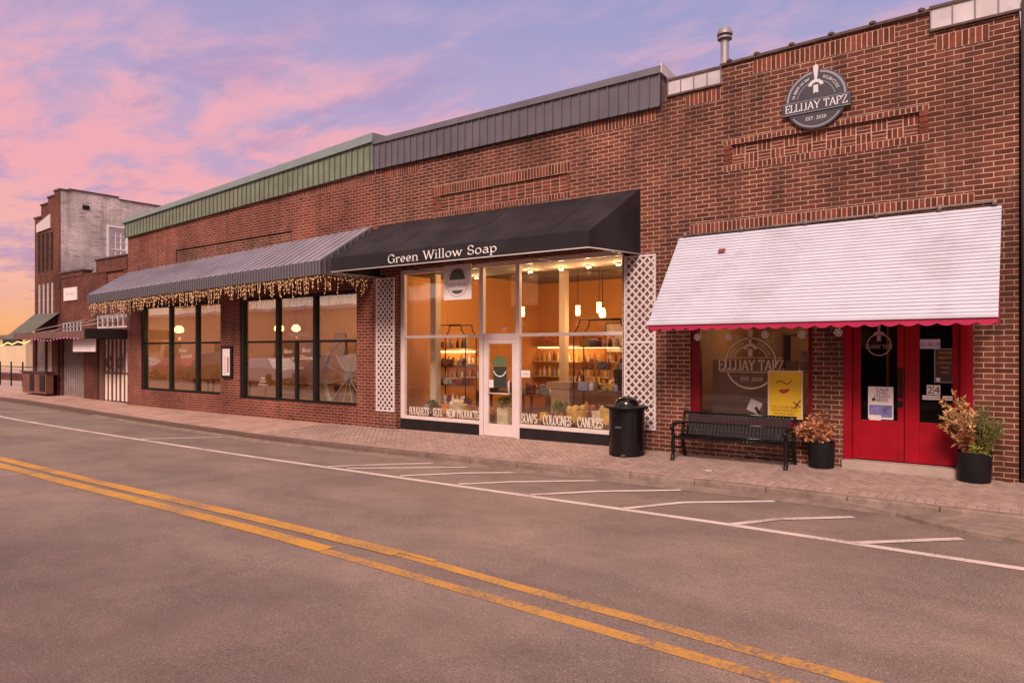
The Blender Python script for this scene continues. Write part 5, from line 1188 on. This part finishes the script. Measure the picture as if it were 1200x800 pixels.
bq = thing('potted_plant', (-9.38, .62, .02), 'leafy plant in cream box behind the white glass door', 'potted plant'); MB().box(-9.53, -9.23, .5, .74, .02, .55).build('planter_box', SOAPC[0], bq); leafset(33, 200, (-9.38, .62, .55), .17, .2, .08).build('foliage', LIME, bq)
# counter, back wall shelving and cardboard boxes
ct = thing('shop_counter', (-9.0, 3.1, .02), 'brown shop counter in the middle of the soap shop', 'counter'); MB().box(-9.9, -7.6, 2.9, 3.4, .02, .96).build('counter_body', WD, ct); MB().box(-9.95, -7.55, 2.85, 3.45, .96, 1.0).build('counter_top', SOAPC[5], ct)
bs = thing('wall_shelf', (-11.4, 6.2, 1.2), 'lit wall shelf of bottles at the back of the soap shop', 'shelf')
for z in (1.0, 1.45, 1.9): MB().box(-12.5, -9.6, 6.1, 6.45, z, z + .03).build('shelf_board', SOAPC[0], bs)
MB().box(-12.5, -9.7, 6.30, 6.34, 1.86, 1.89).build('shelf_light', mat('shelf strip light', (1, .62, .25), emit=6), bs); lamp_light('shelf_lamp', (-11.2, 6.0, 1.72), 26, (1, .62, .28), bs, .3)
for z, nm in ((1.03, 'lower'), (1.48, 'upper')):
    for i in range(16): goods('bottle', -12.4 + i * .175, 6.25 + rr.uniform(-.04, .04), z, rr.uniform(.9, 1.25), rr.choice(SOAPC), f'bottle on the {nm} board of the lit wall shelf', f'bottles on the {nm} board of the lit wall shelf')
bxs = thing('cardboard_box', (-8.05, 1.1, .02), 'large open brown cardboard box behind the right soap window', 'box'); MB().box(-8.42, -7.95, .95, 1.4, .02, .98).build('box_body', mat('cardboard', (.32, .18, .10), .8, var=.1), bxs); MB().box(-8.52, -7.93, .93, 1.42, .98, 1.12).build('box_flap', mat('cardboard', (.32, .18, .10), .8), bxs)
mq = thing('mannequin', (-7.15, 2.3, .02), 'dark draped dress form in the soap shop', 'dress form'); MB().lathe((-7.4, 2.2, .02), [(.2, 0), (.2, .03), (.02, .05), (.02, .8), (.17, .85), (.15, 1.05), (.19, 1.3), (.17, 1.45), (.05, 1.5), (.045, 1.6)], 20).build('torso', mat('dark dress', (.05, .035, .045), .8, var=.3), mq, smooth=True, auto=60)
op = thing('notice', (-8.55, .17, 1.27), 'small white notice card on the right soap shop pane', 'notice'); MB().box(-8.64, -8.42, .176, .184, 1.24, 1.38).build('notice_card', WHITE, op); m = MB(); put_sans(m, 'CLOSED', -8.53, 1.29, .1745, .045); m.build('lettering', INK, op)
dc = thing('door_sign', (-9.2, .16, 1.05), 'dark shield shaped sign with green top on the glass door', 'sign'); m = MB().box(-9.36, -9.02, .168, .178, 1.0, 1.45); m.build('sign_board', mat('dark green board', (.03, .035, .025), .6), dc)
m = MB().face(*[(-9.19 + .2 * math.cos(math.radians(a)), .166, 1.47 + .2 * math.sin(math.radians(a))) for a in range(0, 181, 10)]); solid(m.build('sign_arch', mat('arch green', (.10, .14, .06), .6, var=.3, vscale=12), dc), .004); m = MB(); ring(m, -9.19, 1.42, .165, .165, .185, 200, 340, 16); m.build('sign_ring', WTXT, dc)
nt_ = thing('notice', (-9.43, .16, 1.1), 'small white card at the left of the glass door', 'notice'); MB().box(-9.49, -9.36, .176, .184, 1.0, 1.17).build('notice_card', WHITE, nt_)
ls_ = thing('wall_shelf', (-12.4, 2.6, 1.2), 'lit wall shelf on the left side wall of the soap shop', 'shelf')
for z in (1.05, 1.42, 1.80): MB().box(-12.58, -12.28, 1.9, 3.4, z, z + .03).build('shelf_board', SOAPC[0], ls_)
MB().box(-12.57, -12.53, 1.95, 3.35, 1.74, 1.77).build('shelf_light', mat('shelf strip light', (1, .62, .25), emit=6), ls_); lamp_light('shelf_lamp', (-12.2, 2.6, 1.70), 12, (1, .62, .28), ls_, .2)
for z, nm in ((1.08, 'lower'), (1.45, 'upper')):
    for i in range(9): goods('jar' if i % 3 else 'bottle', -12.42, 2.0 + i * .16, z, rr.uniform(.8, 1.1), rr.choice(SOAPC), f'small goods on the {nm} board of the left lit shelf', f'goods on the {nm} board of the left lit shelf')
for (x0, x1, y0, y1, h, lb, k) in ((-11.3, -10.2, 1.9, 2.5, .80, 'goods table behind the cream soap basket window', 16), (-9.9, -8.7, 1.7, 2.3, .78, 'goods table straight behind the glass door', 18), (-8.9, -7.8, 4.2, 4.9, .85, 'goods table at the back of the soap shop', 14), (-10.6, -9.2, 4.6, 5.2, .9, 'long goods table below the back wall shelf', 18)):
    stand(x0, x1, y0, y1, h, WD, lb)
    for i in range(k):
        goods(rr.choice(('jar', 'bottle', 'box', 'basket', 'bottle')), x0 + .1 + (x1 - x0 - .2) * (i % (k // 2)) / (k // 2 - 1), (y0 + .15) if i < k // 2 else (y1 - .15), h, rr.uniform(.6, 1.0), rr.choice(SOAPC), 'small goods on the ' + lb, 'goods on the ' + lb)
for i in range(11):
    goods(rr.choice(('box', 'jar', 'bottle', 'jar')), -11.75 + i * .175 + rr.uniform(-.03, .03), .76, .36, rr.uniform(.7, 1.1), rr.choice(SOAPC), 'small goods at the back of the left window display table', 'goods at the back of the left window display table')
    goods(rr.choice(('box', 'jar', 'bottle', 'box')), -8.45 + i * .19 + rr.uniform(-.03, .03), .78, .36, rr.uniform(.7, 1.2), rr.choice(SOAPC), 'small goods at the back of the right window display table', 'goods at the back of the right window display table')
gl_ = thing('garland', (-11, 5.9, 2.2), 'orange autumn garland above the back wall shelf', 'garland'); leafset(41, 700, (-11.0, 6.2, 2.02), 1.4, .22, .09).build('leaves', mat('orange garland leaf', (.55, .16, .04), .8, island=.4), gl_)
for j, (x, y) in enumerate(((-10.6, 2.9), (-9.2, 3.3), (-8.2, 2.6))): pendant(x, y, 2.75, 3.84, ('pendant lamp over the left goods table', 'pendant lamp over the shop counter', 'pendant lamp over the right side of the soap shop')[j], 16, 'soap shop pendant lamps', rad=.06)
for j, (x0, x1, z0, z1) in enumerate(((-10.2, -9.5, 1.7, 2.6), (-8.9, -8.0, 1.9, 2.5))):
    pf = thing('framed_picture', ((x0 + x1) / 2, 6.45, z0), ('tall framed print on the back wall of the soap shop', 'wide framed print on the back wall of the soap shop')[j], 'picture'); MB().box(x0, x1, 6.42, 6.48, z0, z1).build('frame', WD, pf); MB().box(x0 + .05, x1 - .05, 6.41, 6.42, z0 + .05, z1 - .05).build('print', SOAPC[6], pf)
# restaurant furnishings
for j, (x, z0, w_, h_) in enumerate(((-24.3, 1.5, .9, .7), (-22.6, 1.6, .7, .9), (-20.6, 1.5, 1.0, .7))):
    pf = thing('framed_picture', (x, 6.9, z0), ('framed picture at the far left of the restaurant wall', 'tall framed picture in the middle of the restaurant wall', 'wide framed picture right on the restaurant wall')[j], 'picture'); MB().box(x - w_ / 2, x + w_ / 2, 6.9, 6.96, z0, z0 + h_).build('frame', WD, pf); MB().box(x - w_ / 2 + .06, x + w_ / 2 - .06, 6.885, 6.9, z0 + .06, z0 + h_ - .06).build('print', SOAPC[4], pf)
# taproom window things
cd2 = thing('menu_card', (-3.85, .25, .62), 'leaning white card on the taproom window ledge above the bench', 'card'); MB().obox((-3.86, .2, .86), (.095, 0, -.04), (0, .006, 0), (.04, 0, .09)).build('card_sheet', WHITE, cd2); MB().obox((-3.81, .193, .80), (.03, 0, -.05), (0, .004, 0), (.02, 0, .015)).build('card_print', INK, cd2)
sh = thing('wall_shelf', (-3.25, .8, 1.2), 'dark shelf of paper cups behind the yellow poster', 'shelf'); MB().box(-3.50, -2.78, .55, .95, 1.42, 1.45).box(-3.50, -2.78, .55, .95, 2.03, 2.06).box(-3.52, -3.49, .55, .95, .7, 2.06).build('shelf_board', WD, sh)
for i, (x, h) in enumerate(((-3.35, 1.0), (-3.22, 1.9), (-3.12, 1.9), (-2.98, 1.3))):
    for k in range(2 if h > 1.5 else 1): o = MB().lathe((x, .72, 1.455 + k * .17), [(.04, 0), (.055, .15), (.058, .155), (.05, .155)], 14).build('paper_cup', SOAPC[6] if i % 2 else mat('pink paper', (.55, .28, .22), .7), smooth=True, auto=40); whole(o); tag(o, 'paper cup on the taproom shelf above the yellow poster', 'cup', 'paper cups on the taproom shelf')
# wagon wheel and drapes in the restaurant window
wg = thing('wagon_wheel', (-14.35, .45, .05), 'big pale wagon wheel standing behind the right restaurant window', 'wheel')
m = MB(); n = 40; cx, cz, cr = -14.35, 1.10, .98
for i in range(n):
    a, b = 2 * PI * i / n, 2 * PI * (i + 1) / n; m.bar((cx + cr * math.cos(a), .45, cz + cr * math.sin(a)), (cx + cr * math.cos(b), .45, cz + cr * math.sin(b)), .07, .09, up=(0, 1, 0))
PW = mat('pale wheel wood', (.85, .76, .68), .6, var=.1)
m.build('rim', PW, wg)
for i in range(12):
    a = 2 * PI * i / 12 + .2; MB().tube([(cx, .45, cz), (cx + cr * math.cos(a), .45, cz + cr * math.sin(a))], .018, 6).build('spoke', PW, wg)
MB().tube([(cx, .35, cz), (cx, .55, cz)], .09, 14).build('hub', PW, wg)
for x, lb in ((-23.6, 'restaurant table behind the left window end'), (-21.3, 'restaurant table behind the middle of the left window'), (-17.6, 'restaurant table behind the left pane of the second window'), (-15.9, 'restaurant table behind the door sized panes')): stand(x - .5, x + .5, 1.6, 2.4, .78, WD, lb)
# ================================================================== left distance
fb = thing('shed_building', (-100, 20, 0), 'low beige shed building far left beyond the cross street', 'building')
MB().box(-135, -79.5, 15, 26, -.4, 3.2).build('wall', mat('beige cladding', (.58, .42, .28), .8, var=.08, vscale=.5), fb); MB().box(-135.4, -79.1, 14.6, 26.4, 3.2, 3.4).build('roof', mat('dull roof', (.20, .13, .12), .8), fb)
fe = thing('railing', (-44, 2, .0), 'thin black metal railing at the far left corner', 'railing')
m = MB()
for z in (.55, 1.0): m.tube([(-47, 1.5, z), (-36.5, 1.5, z)], .025, 6)
m.build('rail', BLK, fe)
for i in range(8): MB().tube([(-47 + i * 1.5, 1.5, -.2), (-47 + i * 1.5, 1.5, 1.25)], .035, 6).build('post', BLK, fe)
lw = MB().box(-52, -36, 4, 4.5, -.3, .45).build('low_wall', BRICK4); whole(lw); tag(lw, 'low dark brick wall behind the railing at far left', 'wall')
lp = thing('utility_pole', (-50, 8, 0), 'thin dark pole standing before the beige shed', 'pole'); MB().tube([(-50, 8, -.3), (-50, 8, 3.9)], .06, 8).build('pole', BLK, lp)
side = MB().face((-200, .3, g(-60) - .02), (-33.7, .3, g(-33.7) - .02), (-33.7, 40, .0), (-200, 40, .0)); tag(side.build('side_street', mat('pale side street', (.42, .28, .24), .9, var=.15)), kind='structure')
hl = MB(); rr = random.Random(4)
for k, (dist, hgt) in enumerate(((260, 4), (420, 11))):
    pts = []
    for i in range(60):
        a = math.radians(120 + i * 1.6); hh = hgt * (.55 + .35 * math.sin(i * .21 + k) + .12 * math.sin(i * .9) + rr.uniform(-.04, .04)); pts.append((Vector((math.cos(a) * dist, math.sin(a) * dist, -1)), Vector((math.cos(a) * (dist + 90), math.sin(a) * (dist + 90), hh + 1.0))))
    for (p, q), (r_, s_) in zip(pts, pts[1:]): hl.face(p, r_, s_, q)
tag(hl.build('hills', mat('hazy wooded hill', (.30, .17, .10), .95, var=.4, vscale=.06)), kind='structure')

# ================================================================== the other side of the street (seen in the glass)
tag(MB().box(-200, 60, -16.5, -13.0, -.5, -.02).build('opposite_sidewalk', CONC), kind='structure')
o1 = thing('stucco_building', (-45, -17, 0), 'peach stucco building across the street, mirrored in the windows', 'building')
MB().box(-80, -27, -28, -16.6, -.4, 4.4).build('wall', mat('peach stucco', (.86, .52, .30), .85, var=.08), o1); MB().box(-80.2, -26.8, -28.2, -16.4, 4.4, 4.62).build('parapet_trim', WHITE, o1)
for i in range(7): MB().box(-78 + i * 7.3, -75.4 + i * 7.3, -16.62, -16.55, .8, 2.4).build('window', mat('dark glass', (.03, .025, .03), .1), o1)
o2 = thing('brick_building', (-12, -17, 0), 'two storey brick building across the street, mirrored in the windows', 'building')
MB().box(-26, 4, -28, -16.6, -.4, 6.2).build('wall', BRICK2, o2)
for i in range(6): MB().box(-25 + i * 4.9, -22.2 + i * 4.9, -16.62, -16.55, .5, 2.6).build('window', mat('dark glass', (.03, .025, .03), .1), o2)
def car(x, y, col, label, suv=0):
    z = road(x); r = thing('parked_car', (x, y, z), label, 'car', 'cars parked across the street')
    h = 1.45 + suv * .3; P = [(-2.25, .35), (-2.28, .75), (-1.9, .92), (-1.45, .98), (-.75, h), (.95, h + .02), (1.75, 1.02 + suv * .15), (2.2, .95), (2.25, .4), (1.9, .25), (-1.9, .25)]
    def loft(pl, w, wt, zc):
        m = MB(); a = [(x + u, y - (w if v < zc else wt), z + v) for u, v in pl]; b = [(x + u, y + (w if v < zc else wt), z + v) for u, v in pl]; return m.hexa(a, b)
    loft(P, .88, .68, 1.2).build('body', col, r, bevel=.05)
    loft([(-1.32, 1.0), (-.72, h - .07), (.88, h - .06), (1.55, 1.03)], .87, .70, 1.2).build('side_glass', mat('car glass', (.02, .02, .025), .08), r)
    for u in (-1.4, 1.38):
        for s_ in (-.82, .82): MB().tube([(x + u, y + s_ - .1, z + .33), (x + u, y + s_ + .1, z + .33)], .33, 20).build('wheel', mat('tyre', (.02, .018, .018), .8), r)
    for s_ in (-.6, .6): MB().box(x - 2.30, x - 2.24, y + s_ - .16, y + s_ + .16, z + .62, z + .76).build('headlight', WHITE, r)
CR, CB, CS, CW = mat('car red', (.42, .02, .025), .25, coat=.6), mat('car black', (.015, .016, .018), .2, coat=.6), mat('car silver', (.50, .47, .47), .3, metal=.4), mat('car white', (.72, .66, .64), .3, coat=.5)
car(-50.5, -12.0, CS, 'silver car parked across the street at the far end'); car(-45.6, -12.4, CR, 'red car parked across the street'); car(-40.8, -12.0, CB, 'black tall car parked across the street', 1); car(-35.4, -12.0, CW, 'white car parked across the street'); car(-29.6, -12.0, mat('car blue grey', (.12, .13, .17), .25, coat=.5), 'blue grey tall car parked across the street', 1); car(-20, -12.2, mat('car beige', (.45, .36, .28), .3, coat=.4), 'beige car parked across the street')
